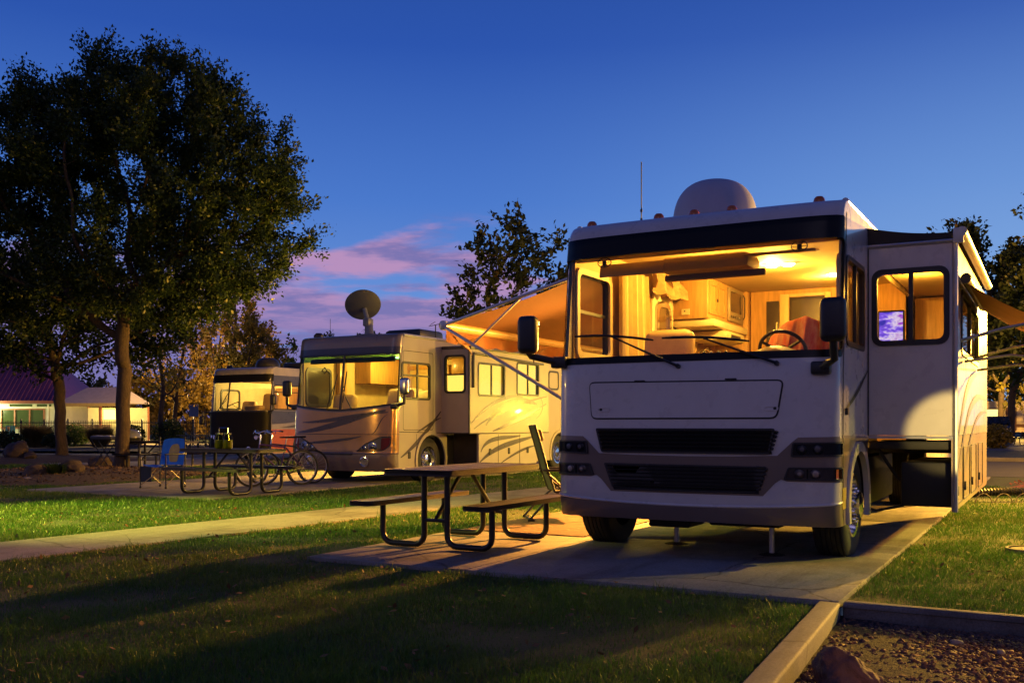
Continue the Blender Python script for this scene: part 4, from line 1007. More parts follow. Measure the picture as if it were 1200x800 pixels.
# ------------------------------------------------------------------ ground
def inv(O, X, Y): dx, dy = X - O[0], Y - O[1]; return dx * BX[0] + dy * BX[1], dx * AX[0] + dy * AX[1]
def concrete_mat(name, light, darkc, stain):
    m, nt, out = nodes_of(name); p = nt.nodes.new('ShaderNodeBsdfPrincipled'); nt.links.new(p.outputs[0], out.inputs[0])
    def mul(a, b, f=1.):
        x = nt.nodes.new('ShaderNodeMix'); x.data_type = 'RGBA'; x.blend_type = 'MULTIPLY'; x.inputs[0].default_value = f; nt.links.new(a, x.inputs[6]); nt.links.new(b, x.inputs[7]); return x.outputs[2]
    a = ramp(nt, noise(nt, 1.1, 6, .7).outputs['Fac'], [(.32, darkc), (.66, light)])
    b = ramp(nt, noise(nt, .38, 4, .75).outputs['Fac'], [(.40, stain), (.52, (1, 1, 1))])
    c = ramp(nt, noise(nt, 70, 3, .7).outputs['Fac'], [(.35, (.68, .66, .64)), (.6, (1, 1, 1))])
    d = ramp(nt, noise(nt, 4.5, 5, .8, stretch=(1, .16, 1)).outputs['Fac'], [(.34, (.70, .68, .66)), (.5, (1, 1, 1))])
    tc = nt.nodes.new('ShaderNodeTexCoord'); w = noise(nt, 2.2, 4, .6); mv = nt.nodes.new('ShaderNodeMix'); mv.data_type = 'RGBA'; mv.inputs[0].default_value = .22
    nt.links.new(tc.outputs['Object'], mv.inputs[6]); nt.links.new(w.outputs['Color'], mv.inputs[7])
    v = nt.nodes.new('ShaderNodeTexVoronoi'); v.feature = 'DISTANCE_TO_EDGE'; v.inputs['Scale'].default_value = .42; nt.links.new(mv.outputs[2], v.inputs['Vector'])
    e = ramp(nt, v.outputs['Distance'], [(.0, (.35, .33, .31)), (.006, (1, 1, 1))])
    col = mul(mul(mul(mul(a.outputs[0], b.outputs[0]), c.outputs[0]), d.outputs[0]), e.outputs[0]); nt.links.new(col, p.inputs['Base Color']); p.inputs['Roughness'].default_value = .78
    n3 = noise(nt, 60, 5, .7); bp = nt.nodes.new('ShaderNodeBump'); bp.inputs['Strength'].default_value = .35; bp.inputs['Distance'].default_value = .01; nt.links.new(n3.outputs['Fac'], bp.inputs['Height']); nt.links.new(bp.outputs[0], p.inputs['Normal'])
    MATS[name] = m; return m
concrete = concrete_mat('concrete', (.31, .285, .265), (.20, .185, .17), (.56, .54, .50))
kerbstone = concrete_mat('kerb_concrete', (.21, .19, .18), (.13, .118, .112), (.6, .55, .5))
asphalt = mat('asphalt', (.055, .054, .055), .85, var=.3, vs=2, bump=.3, bs=120)
mulch = mat('bark_mulch', (.06, .035, .022), .95, col2=(.028, .018, .013), vs=14, bump=.9, bs=35)
redmulch = mat('red_mulch', (.30, .06, .03), .95, col2=(.16, .03, .018), vs=14, bump=.9, bs=35)
soil = mat('lawn_soil', (.035, .055, .014), .95, col2=(.030, .030, .011), vs=1.2, bump=.6, bs=30)
def flat(z): return lambda x, y, o: Vector((x, y, z + o))
def sheet(name, poly, z, m, holes=(), thick=0., rim=0.):
    q = MB(); q.plate(poly, list(holes), flat(z), 0, thick); o = q.build(name, m, None, smooth=False); return struct(o)
def quad(O, u0, u1, v0, v1): return [W(O, u0, v0), W(O, u1, v0), W(O, u1, v1), W(O, u0, v1)]
GU0, GU1, GV0, GV1 = 1.62, 14., -12., -1.54
KC = W(O1, GU0, GV1); KD = (-.436, -.900)                          # kerb corner and the direction the kerb runs
grav_poly = [(KC[0] + KD[0] * 13, KC[1] + KD[1] * 13), W(O1, GU1, GV0), W(O1, GU1, GV1), KC]
sheet('ground', [(-900, -60), (900, -60), (900, 1200), (-900, 1200)], 0, soil, [grav_poly])
gravelbed = mat('gravel_soil', (.030, .017, .012), .95, col2=(.012, .008, .007), vs=16, bump=1.0, bs=28)
gp = MB()                                                           # uneven bed
us = fr(GU0 - 1.2, GU1, .14); vs_ = fr(GV0, GV1 + .1, .14); n = len(vs_)
rnd = random.Random(3)
gp.add([(*W(O1, u, v), -.095 + .02 * math.sin(u * 2.1 + v) + .012 * rnd.random()) for u in us for v in vs_], [[i * n + j, (i + 1) * n + j, (i + 1) * n + j + 1, i * n + j + 1] for i in range(len(us) - 1) for j in range(n - 1)], 0)
struct(gp.build('gravel_bed', gravelbed))
def kerb(name, O, u0, u1, v0, v1, z0, z1):
    q = MB(); c = W(O, (u0 + u1) / 2, (v0 + v1) / 2)
    q.box((0, 0, (z0 + z1) / 2), (u1 - u0, v1 - v0, z1 - z0), 0, .018, None, 3)
    o = q.build(name, kerbstone); o.location = (*c, 0); o.rotation_euler = (0, 0, RZ); return struct(o)
q = MB(); q.box((-.072, -5., -.08), (.144, 10., .23), 0, .018, None, 3); o = q.build('kerb_strip', kerbstone); o.location = (*KC, 0); o.rotation_euler = (0, 0, -math.atan2(.436, .9)); struct(o)
kerb('kerb_edge', O1, 1.63, 14, -1.53, -1.42, -.2, .035)
def slab(name, O, u0, u1, v0, v1, joints_v=(), joints_u=(), z=.035):
    """a concrete slab of separate panels with saw-cut joints between"""
    q = MB(); U = [u0] + list(joints_u) + [u1]; V = [v0] + list(joints_v) + [v1]
    for a, b in zip(U, U[1:]):
        for c, d in zip(V, V[1:]): q.box2((a + .006, c + .006, -.1), (b - .006, d - .006, z), 0, .008)
    q.box2((u0 + .02, v0 + .02, -.1), (u1 - .02, v1 - .02, z - .018), 1)
    o = q.build(name, [concrete, mat('joint_dirt', (.05, .045, .04), .95)]); o.location = (*O, 0); o.rotation_euler = (0, 0, RZ); return struct(o)
slab('parking_pad', O1, -3.02, 1.61, -1.52, 16.4, [1.25, 4.3, 7.4, 10.5, 13.5], [-1.35])
slab('parking_pad', O2, -3.6, 1.1, -4.4, 14, [-1.3, 1.8, 5, 8, 11], [-1.35])
slab('parking_pad', O3, -3.6, 1.25, -4.4, 12, [-1.3, 1.8, 5, 8], [-1.35])
q = MB(); pv = fr(-9, 24, 1.5)
for a, b in zip(pv, pv[1:]):
    a += .006; b -= .006
    q.plate([(-6.35 + .085 * a, a), (-5.0 + .08 * a, a), (-5.0 + .08 * b, b), (-6.35 + .085 * b, b)], [], flat(.022), 0, .1)
o = q.build('footpath', concrete); o.location = (*O1, 0); o.rotation_euler = (0, 0, RZ); struct(o)
sheet('road', quad(O1, -70, 120, 17.0, 27.5), .006, asphalt)
kerb('road_kerb', O1, -70, 120, 27.5, 27.75, -.1, .13)
sheet('far_path', [(-60, 44), (-7, 40), (-7, 43.5), (-60, 48.5)], .006, mat('grey_path', (.22, .22, .24), .85))
sheet('car_park', quad(O1, -5, 120, 42, 75), .006, asphalt)
def mound(name, cx, cy, rx, ry, h, m, seed=1):
    q = MB(); rn = random.Random(seed); k = 10; n = 40; vs = [(cx, cy, h)]; fs = []
    ph = [rn.uniform(0, 6) for _ in range(4)]
    for i in range(1, k + 1):
        t = i / k
        for j in range(n):
            a = 2 * PI * j / n; w = 1 + .10 * math.sin(3 * a + ph[0]) + .06 * math.sin(5 * a + ph[1])
            vs.append((cx + rx * t * w * math.cos(a), cy + ry * t * w * math.sin(a), h * (1 - t * t) + rn.uniform(-.012, .012) * (1 if i < k else 0) + .008))
    for j in range(n): fs.append([0, 1 + j, 1 + (j + 1) % n])
    for i in range(k - 1):
        for j in range(n): fs.append([1 + i * n + j, 1 + (i + 1) * n + j, 1 + (i + 1) * n + (j + 1) % n, 1 + i * n + (j + 1) % n])
    q.add(vs, fs, 0); return struct(q.build(name, m))
mound('mulch_bed', -10.6, 23.2, 3.3, 3.9, .16, mulch, 2)
mound('mulch_bed', -15.4, 32.3, 3.6, 3.0, .2, mulch, 4)
sheet('fence_bed', [(-62, 49), (-6, 44.5), (-6, 60), (-62, 66)], .012, mulch)
sheet('mulch_island', [(9.2, 18.3), (17, 16), (24, 20.5), (13.2, 23.3)], .02, redmulch)
sheet('mulch_island', quad(O1, 0, 60, 27.75, 29.2), .03, redmulch)

# grass: blades over the lawns
def lawn_mask(X, Y):
    u = (X - O1[0]) * BX[0] + (Y - O1[1]) * BX[1]; v = (X - O1[0]) * AX[0] + (Y - O1[1]) * AX[1]
    ok = ~(((X - KC[0]) * .9 - (Y - KC[1]) * .436 > -.155) & (v < -1.40))
    ok &= ~((u > -3.03) & (u < 1.62) & (v > -1.53) & (v < 16.5))
    ok &= ~((u > -6.36 + .085 * v) & (u < -4.99 + .08 * v))
    ok &= v < 16.8
    for O, a, b, c, d in ((O2, -3.62, 1.12, -4.42, 14), (O3, -3.62, 1.27, -4.42, 12)):
        uu = (X - O[0]) * BX[0] + (Y - O[1]) * BX[1]; vv = (X - O[0]) * AX[0] + (Y - O[1]) * AX[1]
        ok &= ~((uu > a) & (uu < b) & (vv > c) & (vv < d))
    ok &= ((X + 10.6) / 3.2) ** 2 + ((Y - 23.2) / 3.8) ** 2 > 1
    ok &= ((X + 15.4) / 3.5) ** 2 + ((Y - 32.3) / 2.9) ** 2 > 1
    ok &= ~((Y > 18.6 - .2 * (X - 9)) & (X > 9.4))
    return ok
def vnoise(X, Y, s, seed):
    g = np.random.default_rng(seed).random((256, 256)); x = X * s + 1000; y = Y * s + 1000
    xi = np.floor(x).astype(int); yi = np.floor(y).astype(int); fx = x - xi; fy = y - yi
    fx = fx * fx * (3 - 2 * fx); fy = fy * fy * (3 - 2 * fy)
    a = g[xi % 256, yi % 256]; b = g[(xi + 1) % 256, yi % 256]; c = g[xi % 256, (yi + 1) % 256]; d = g[(xi + 1) % 256, (yi + 1) % 256]
    return (a * (1 - fx) + b * fx) * (1 - fy) + (c * (1 - fx) + d * fx) * fy
def blades():
    n = 760000
    t = NR.random(n); Y0, Y1, e = 4.2, 34., .15                     # pdf ~ Y^-(1-e)
    Y = (Y0 ** e + t * (Y1 ** e - Y0 ** e)) ** (1 / e)
    X = (NR.random(n) * 2 - 1) * (Y * .56 + 2.6)
    ok = lawn_mask(X, Y)
    patch = vnoise(X, Y, .9, 1) * .6 + vnoise(X, Y, 2.7, 2) * .4
    ok &= NR.random(n) < np.clip((patch - .20) * 3.6, .10, 1)
    X, Y, patch = X[ok], Y[ok], patch[ok]; n = len(X)
    tuft = vnoise(X, Y, 5.5, 5)
    h = (.016 + .030 * NR.random(n) ** 1.6 + .034 * tuft ** 2) * (.40 + 1.05 * patch) * np.where(NR.random(n) < .012, 1.9, 1.)
    w = np.maximum(.0024 + .0016 * NR.random(n), .00050 * Y)
    a = NR.random(n) * 2 * PI; bend = h * (.2 + .9 * NR.random(n)); ba = NR.random(n) * 2 * PI + vnoise(X, Y, 1.3, 9) * 6
    dx, dy = np.cos(a) * w / 2, np.sin(a) * w / 2; bx, by = np.cos(ba) * bend, np.sin(ba) * bend
    V = np.empty((n, 5, 3), np.float32)
    V[:, 0] = np.stack([X - dx, Y - dy, np.full(n, -.004)], 1); V[:, 1] = np.stack([X + dx, Y + dy, np.full(n, -.004)], 1)
    V[:, 2] = np.stack([X + dx * .8 + bx * .35, Y + dy * .8 + by * .35, h * .6], 1); V[:, 3] = np.stack([X - dx * .8 + bx * .35, Y - dy * .8 + by * .35, h * .6], 1)
    V[:, 4] = np.stack([X + bx, Y + by, h], 1)
    b = np.arange(n)[:, None] * 5
    F = np.concatenate([b + np.array([[0, 1, 2]]), b + np.array([[0, 2, 3]]), b + np.array([[3, 2, 4]])])
    return V.reshape(-1, 3), F
def grassmat():
    m, nt, out = nodes_of('grass_blades')
    n1 = noise(nt, .55, 6, .7); n2 = noise(nt, 38, 2, .6)
    r1 = ramp(nt, n1.outputs['Fac'], [(.27, (.13, .105, .028)), (.36, (.095, .15, .024)), (.55, (.055, .145, .017)), (.72, (.034, .10, .012))])
    r2 = ramp(nt, n2.outputs['Fac'], [(.3, (.55, .55, .5)), (.6, (1.0, 1.0, .9)), (.75, (1.6, 1.45, 1.1))])
    mx = nt.nodes.new('ShaderNodeMix'); mx.data_type = 'RGBA'; mx.blend_type = 'MULTIPLY'; mx.inputs[0].default_value = 1
    nt.links.new(r1.outputs[0], mx.inputs[6]); nt.links.new(r2.outputs[0], mx.inputs[7])
    d = nt.nodes.new('ShaderNodeBsdfDiffuse'); t = nt.nodes.new('ShaderNodeBsdfTranslucent'); g = nt.nodes.new('ShaderNodeBsdfGlossy'); g.inputs['Roughness'].default_value = .4
    a = nt.nodes.new('ShaderNodeMixShader'); a.inputs[0].default_value = .35; b = nt.nodes.new('ShaderNodeMixShader'); b.inputs[0].default_value = .03
    nt.links.new(mx.outputs[2], d.inputs[0]); nt.links.new(mx.outputs[2], t.inputs[0]); nt.links.new(d.outputs[0], a.inputs[1]); nt.links.new(t.outputs[0], a.inputs[2])
    nt.links.new(a.outputs[0], b.inputs[1]); nt.links.new(g.outputs[0], b.inputs[2]); nt.links.new(b.outputs[0], out.inputs[0])
    return m
V, F = blades(); stuff(npmesh('grass', V, F, grassmat()))
# gravel chips
def chips():
    n = 64000; u = GU0 - .2 + NR.random(n) ** 1.2 * 3.6; v = GV1 - .03 - NR.random(n) ** 1.1 * 3.9
    xx = O1[0] + u * BX[0] + v * AX[0]; yy = O1[1] + u * BX[1] + v * AX[1]; k = (xx - KC[0]) * .9 - (yy - KC[1]) * .436 > .02; u, v = u[k], v[k]; n = len(u)
    c = np.stack([O1[0] + u * BX[0] + v * AX[0], O1[1] + u * BX[1] + v * AX[1], -.088 + .012 * NR.random(n)], 1)
    s = (.007 + .022 * NR.random(n) ** 3)
    base = np.array([[1, 0, 0], [-1, 0, 0], [0, 1, 0], [0, -1, 0], [0, 0, 1], [0, 0, -1], [.7, .7, .3], [-.7, -.6, .2]], np.float32)[:6]
    P = base[None] * (s[:, None, None] * (.6 + .8 * NR.random((n, 6, 1)))) * np.array([1.3, .9, .55])
    P += NR.normal(0, 1, (n, 6, 3)) * s[:, None, None] * .22
    a = NR.random(n) * 2 * PI; ca, sa = np.cos(a)[:, None], np.sin(a)[:, None]
    x = P[:, :, 0] * ca - P[:, :, 1] * sa; y = P[:, :, 0] * sa + P[:, :, 1] * ca
    V = np.stack([x, y, P[:, :, 2]], 2) + c[:, None, :]
    f = np.array([[0, 2, 4], [2, 1, 4], [1, 3, 4], [3, 0, 4], [2, 0, 5], [1, 2, 5], [3, 1, 5], [0, 3, 5]])
    return V.reshape(-1, 3), (np.arange(n)[:, None, None] * 6 + f[None]).reshape(-1, 3)
V, F = chips(); stuff(npmesh('gravel', V, F, mat('gravel_chip', (.21, .105, .065), .85, col2=(.035, .024, .020), vs=26)))
# leaves and bark bits on the tree bed and stray leaves
def litter(n, cx, cy, rx, ry, z, s):
    a = NR.random(n) * 2 * PI; r = np.sqrt(NR.random(n)); X = cx + rx * r * np.cos(a); Y = cy + ry * r * np.sin(a)
    c = np.stack([X, Y, z * (1 - r * r) + .02 + .02 * NR.random(n)], 1); d = NR.normal(0, 1, (n, 3)); d[:, 2] *= .35; d /= np.linalg.norm(d, axis=1)[:, None]
    e = np.cross(d, NR.normal(0, 1, (n, 3)) * [.3, .3, 1]); e /= np.linalg.norm(e, axis=1)[:, None] + 1e-6; l = (s * (.5 + NR.random(n)))[:, None]
    V = np.stack([c - d * l, c - e * l * .5, c + d * l, c + e * l * .5], 1); return V.reshape(-1, 3), np.arange(n * 4).reshape(-1, 4)
V, F = litter(3500, -10.6, 23.2, 3.2, 3.7, .16, .035); stuff(npmesh('bark_litter', V, F, mat('bark_chip', (.16, .09, .05), .9, col2=(.05, .03, .02), vs=9)))
V, F = litter(1400, -2.5, 8.5, 7.5, 6., .02, .022); ok_ = lawn_mask(V[0::4, 0], V[0::4, 1]); V = V.reshape(-1, 4, 3)[ok_].reshape(-1, 3); stuff(npmesh('fallen_leaves', V, np.arange(len(V)).reshape(-1, 4), mat('dry_leaf', (.20, .11, .04), .8, col2=(.09, .045, .02), vs=5)))
V, F = litter(2500, 16, 19.5, 6, 2.6, .0, .04); stuff(npmesh('bark_litter', V, F, mat('red_chip', (.38, .08, .035), .9, col2=(.16, .03, .018), vs=9)))

# ------------------------------------------------------------------ trees
bark = mat('grey_brown_bark', (.08, .054, .038), .9, col2=(.022, .016, .013), vs=9, bump=1.0, bs=18, stretch=(3, 3, .6))
def grow(base, th, env, na, step, infl, kill, seed, lean=(0, 0)):
    g = np.random.default_rng(seed); A = []
    vol = np.array([e[3] * e[4] * e[5] for e in env]); pick = g.choice(len(env), na, p=vol / vol.sum())
    E = np.array(env)[pick]; d = g.normal(0, 1, (na, 3)); d /= np.linalg.norm(d, axis=1)[:, None]; r = g.random(na) ** (1 / 2.6)
    A = E[:, :3] + d * r[:, None] * E[:, 3:]
    nodes = [np.array(base, float)]; par = [-1]; k = max(2, int(th / step))
    for i in range(k):
        nodes.append(nodes[-1] + np.array([lean[0] * step / th + g.normal(0, .02), lean[1] * step / th + g.normal(0, .02), step])); par.append(len(nodes) - 2)
    for it in range(110):
        P = np.array(nodes)
        D = ((A[:, None, :] - P[None]) ** 2).sum(2); j = D.argmin(1); dm = np.sqrt(D[np.arange(len(A)), j])
        keep = dm > kill; act = (dm < infl) & keep
        if not act.any():
            if it < 40 and keep.any():                              # climb towards the nearest attractor
                q = np.where(keep)[0][dm[keep].argmin()]; act = np.zeros(len(A), bool); act[q] = True
            else: break
        new = {}
        for q in np.where(act)[0]: v = A[q] - P[j[q]]; new.setdefault(j[q], []).append(v / (np.linalg.norm(v) + 1e-9))
        for b, vv in new.items():
            v = np.sum(vv, 0) + g.normal(0, .18, 3); v /= np.linalg.norm(v) + 1e-9
            nodes.append(P[b] + v * step); par.append(b)
        A = A[keep]
        if len(A) == 0 or len(nodes) > 6000: break
    return np.array(nodes), par
def tree(name, label, base, th, env, leaf, lm, seed, na=420, step=.3, infl=1.6, kill=.5, tr=.24, nl=40, ls=.07, spread=.32, group=None, lean=(0, 0), twig=.5, tip=.012, bm_=None):
    root = thing(name, label, 'tree', (base[0], base[1], 0), 0, group)
    Nn, par = grow((0, 0, -.05), th, [(e[0] - base[0], e[1] - base[1], *e[2:]) for e in env], na, step, infl, kill, seed, lean)
    n = len(Nn); kids = [[] for _ in range(n)]
    for i, p in enumerate(par):
        if p >= 0: kids[p].append(i)
    rad = np.zeros(n)
    for i in range(n - 1, -1, -1): rad[i] = tip if not kids[i] else (sum(rad[c] ** 2.3 for c in kids[i])) ** (1 / 2.3)
    rad = tip + (rad - tip) * (tr - tip) / max(1e-6, rad[0] - tip)
    V = []; F = []; sg = 7
    prevx = [None] * n
    ring = {}
    def dirn(i):
        p = par[i]; d = Nn[i] - Nn[p] if p >= 0 else np.array([0, 0, 1.]); return d / (np.linalg.norm(d) + 1e-9)
    def mkring(c, d, r, s):
        x = np.cross(d, [0.31, .95, .02]); x /= np.linalg.norm(x) + 1e-9; y = np.cross(d, x); o = len(V)
        for k in range(s): a = 2 * PI * k / s; V.append(c + (x * math.cos(a) + y * math.sin(a)) * r)
        return o
    for i in range(1, n):
        p = par[i]; big = rad[i] > .03; s = 9 if big else 5
        fl = 1.0
        if p == 0: fl = 1.45
        elif par[p] == 0: fl = 1.15
        d = dirn(i)
        a = mkring(Nn[p], dirn(p) if (p > 0 and kids[p] and max(kids[p], key=lambda c: rad[c]) == i) else d, min(rad[p], rad[i] * 1.25) * fl, s); b = mkring(Nn[i], d, rad[i] * (1.12 if p == 0 else 1), s)
        for k in range(s): F.append([a + k, a + (k + 1) % s, b + (k + 1) % s, b + k])
    npmesh('trunk', np.array(V), np.array(F), bm_ or bark, root, smooth=True)
    # leaves along the fine wood
    g = np.random.default_rng(seed + 77); fine = [i for i in range(n) if rad[i] < tip * 3.2 and i > 3]
    C = []; D = []
    cen = np.mean(Nn[fine], 0)
    for i in fine:
        tipn = not kids[i]; k = nl if tipn else int(nl * .55)
        d = dirn(i); out = Nn[i] - cen; out /= np.linalg.norm(out) + 1e-9
        ntw = 4 if tipn else 2
        for t in range(ntw):
            v = d * .5 + out * .5 + g.normal(0, .55, 3) + np.array([0, 0, .25]); v /= np.linalg.norm(v) + 1e-9
            m = max(2, k // ntw); L = twig * (.5 + .8 * g.random()); q = g.random(m)[:, None]
            C.append(Nn[i] + v * q * L + g.normal(0, spread * .33, (m, 3))); D.append(np.repeat(v[None], m, 0))
    C = np.concatenate(C); D = np.concatenate(D); m = len(C)
    d = D + g.normal(0, .8, (m, 3)); d /= np.linalg.norm(d, axis=1)[:, None] + 1e-9
    e = np.cross(d, g.normal(0, 1, (m, 3))); e /= np.linalg.norm(e, axis=1)[:, None] + 1e-9
    l = (ls * (.6 + .8 * g.random(m)))[:, None]; w = l * .62
    up = np.cross(d, e)
    LV = np.stack([C - d * l * .5, C - e * w * .5 + up * l * .08, C + d * l * .6, C + e * w * .5 + up * l * .08], 1).reshape(-1, 3)
    npmesh('crown', LV, np.arange(m * 4).reshape(-1, 4), lm, root)
    return root
def pxe(Y, *bl):
    """ellipsoids given as (x, z, rx, rz, depth) in metres at distance Y"""
    return [(x, Y + dy, z, rx, ry, rz) for x, z, rx, rz, ry, dy in bl]
green = leafmat('deep_green_leaves', [(.3, (.012, .026, .007)), (.5, (.026, .050, .012)), (.66, (.05, .075, .018)), (.78, (.10, .10, .024))], .7)
green2 = leafmat('dark_leaves', [(.3, (.010, .021, .006)), (.55, (.022, .040, .010)), (.75, (.04, .055, .015))], .8)
plum = leafmat('green_plum_leaves', [(.3, (.012, .024, .010)), (.5, (.028, .042, .014)), (.62, (.045, .05, .02)), (.72, (.16, .03, .05))], 1.4)
gold = leafmat('autumn_leaves', [(.3, (.12, .075, .014)), (.5, (.28, .17, .03)), (.7, (.42, .28, .05))], .5)
olive = leafmat('olive_autumn_leaves', [(.3, (.05, .055, .012)), (.5, (.13, .11, .022)), (.7, (.26, .17, .035))], .5)
tree('shade_tree', 'big dark-leaved shade tree on the mulch bed, its round crown filling the upper left sky', (-10.1, 25.2), 2.75,
     pxe(25.2, (-9.7, 7.2, 4.0, 3.5, 3.0, 0), (-7.05, 6.4, 2.1, 2.0, 2.0, -.3), (-12.9, 6.9, 2.6, 3.0, 2.3, 0), (-9.0, 4.9, 2.6, 1.1, 2.2, -.5), (-7.5, 5.0, 1.7, .9, 1.5, -.5), (-9.2, 9.4, 2.2, 1.3, 2, 0), (-11.8, 8.6, 1.8, 1.6, 1.6, 0), (-12.6, 4.6, 2.0, 1.2, 2, -.3)), None, green, 5,
     na=1300, step=.30, infl=1.7, kill=.48, tr=.18, nl=360, ls=.088, spread=.30, twig=.62, lean=(.05, 0), tip=.011)
tree('shade_tree', 'smaller dark tree in the bed between the big shade tree and the purple-roofed house', (-14.9, 32.4), 2.5,
     pxe(32.4, (-14.6, 4.7, 3.3, 1.9, 2.4, 0), (-12.2, 4.7, 1.9, 1.5, 1.8, 0), (-17.2, 5.0, 2.2, 1.9, 2.0, 0), (-15.2, 3.6, 2.2, 1.0, 2, 0)), None, green2, 8, na=760, step=.34, infl=1.8, kill=.55, tr=.18, nl=120, ls=.14, spread=.36, twig=.65)
tree('garden_tree', 'loose green tree with reddish tips rising behind the rust awning', (.2, 37.), 3.,
     pxe(37., (-.1, 6.6, 1.7, 2.4, 1.6, 0), (1.6, 6.8, 1.5, 1.7, 1.4, 0), (-1.4, 5.2, 1.1, 1.5, 1.2, 0), (-.2, 8.4, .6, .9, .8, 0)), None, plum, 12, na=330, step=.34, infl=1.8, kill=.62, tr=.16, nl=62, ls=.19, spread=.3, twig=.7)
tree('street_tree', 'leafy tree just behind the slide-out, its ragged top showing over the roof corner', (16.6, 35.), 2.6,
     pxe(35., (16.2, 6.3, 1.5, 2.1, 1.5, 0), (17.9, 5.6, 1.4, 2.0, 1.4, 0)), None, plum, 15, na=260, step=.34, infl=1.8, kill=.6, tr=.15, nl=190, ls=.16, spread=.32, twig=.65, group='trees by the road on the right')
tree('street_tree', 'tall tree cut by the right edge of the picture, leaves against pale blue sky', (17.6, 31.), 2.6,
     pxe(31., (17.3, 5.4, 1.7, 2.6, 1.8, 0), (17.5, 8.4, 1.2, 2.2, 1.2, 0), (15.9, 4.4, 1.1, 1.6, 1.3, 0)), None, plum, 19, na=380, step=.34, infl=1.8, kill=.6, tr=.17, nl=200, ls=.14, spread=.32, twig=.65, group='trees by the road on the right')
tree('street_tree', 'dark low tree standing before the lit coach across the road', (35.2, 69.), 3.2,
     pxe(69., (34.5, 6.2, 3.6, 2.4, 2.6, 0), (37.5, 7, 3, 3, 2.6, 0)), None, green2, 23, na=230, step=.5, infl=2.4, kill=.9, tr=.24, nl=40, ls=.3, spread=.5, twig=.9, group='trees by the road on the right')
tree('road_tree', 'lamp-lit tree far across the road behind the parked pickup', (42., 84.), 3., pxe(84., (42, 6.5, 5, 3.5, 3, 0), (37, 5.5, 3, 2.5, 3, 0)), None, olive, 25, na=180, step=.6, infl=3, kill=1.1, tr=.25, nl=40, ls=.34, spread=.6, twig=1.)
AG = 'autumn trees along the fence'
for i, (lab, x, Y, h, w, nl, m_, sd) in enumerate((
    ('thin bare-branched autumn tree, first to the right of the big shade tree', -19.6, 57., 8.6, 2.4, 22, gold, 31), ('slim autumn tree with pale forked trunk and few leaves by the dark round shrub', -19.0, 53., 8.8, 2.3, 16, olive, 37),
    ('full golden autumn tree glowing behind the farthest motorhome', -19.2, 66., 11.2, 3.0, 90, gold, 41), ('tall sparse rust-leaved autumn tree with a pointed top', -17.6, 62., 10.6, 1.9, 60, olive, 43), ('bronze autumn tree close beside the farthest motorhome roof', -16.0, 60., 8.0, 2.2, 80, olive, 47))):
    tree('autumn_tree', lab, (x, Y), 2.0, pxe(Y, (x, h * .58, w, h * .34, w * .8, 0), (x + .3, h * .82, w * .55, h * .18, w * .5, 0)), None, m_, sd, na=230, step=.42, infl=2.2, kill=.75, tr=.13, nl=nl, ls=.2, spread=.35, twig=.8, group=AG, tip=.014)
for i, (lab, px, Y, h, w, sd) in enumerate((('dark rounded evergreen left of the satellite dish, nearest the golden tree', 318, 84., 8.8, 2.6, 51), ('dark evergreen with a narrow top between the two coach roofs', 345, 88., 9.4, 1.8, 53), ('distant dark treetop just behind the raised satellite dish', 388, 92., 9.8, 2.4, 57), ('distant dark treetop right of the dish mast', 438, 96., 10.4, 3.0, 59))):
    x = at(px, Y); tree('evergreen_tree', lab, (x, Y), 1.5, pxe(Y, (x, h * .5, w, h * .42, w, 0), (x, h * .82, w * .5, h * .18, w * .5, 0)), None, green2, sd, na=170, step=.55, infl=2.6, kill=.9, tr=.2, nl=60, ls=.32, spread=.55, twig=.8, group='dark evergreens behind the coaches')

for i, (lab, px, Y, h, w_, m_, sd) in enumerate((('low rusty tree behind the pavilion roof', 108, 92., 6.2, 3.6, olive, 81), ('bushy amber tree behind the fence, right of the big trunk', 165, 84., 6.0, 3.4, gold, 83), ('bushy rust tree behind the small blue sign', 205, 86., 6.6, 3.6, olive, 85),
    ('low golden tree right of the blue sign', 238, 80., 5.6, 3.0, gold, 87), ('dense bronze tree behind the farthest motorhome nose', 268, 84., 8.0, 3.4, olive, 89))):
    x = at(px, Y); tree('hedge_tree', lab, (x, Y), 1.0, pxe(Y, (x, h * .46, w_, h * .46, w_ * .8, 0)), None, m_, sd, na=190, step=.5, infl=2.6, kill=.85, tr=.15, nl=75, ls=.3, spread=.5, twig=.8, group='low glowing trees behind the fence')
for i, (lab, px, Y, h, w_, sd) in enumerate((('dark low tree at the far left behind the house', 10, 99., 9., 4., 91), ('dark tree on the skyline right of the copper coach', 500, 96., 8.5, 4., 93), ('dark tree on the skyline behind the rust awning', 560, 92., 8., 4., 95), ('dark bushy tree across the road at the right edge', 1200, 100., 11., 6., 97), ('dark bushy tree across the road behind the slide-out', 1140, 104., 10., 5., 99))):
    x = at(px, Y); tree('skyline_tree', lab, (x, Y), 1.2, pxe(Y, (x, h * .47, w_, h * .46, w_ * .8, 0)), None, green2, sd, na=170, step=.6, infl=2.8, kill=1., tr=.2, nl=75, ls=.36, spread=.6, twig=.9, group='dark trees on the skyline')

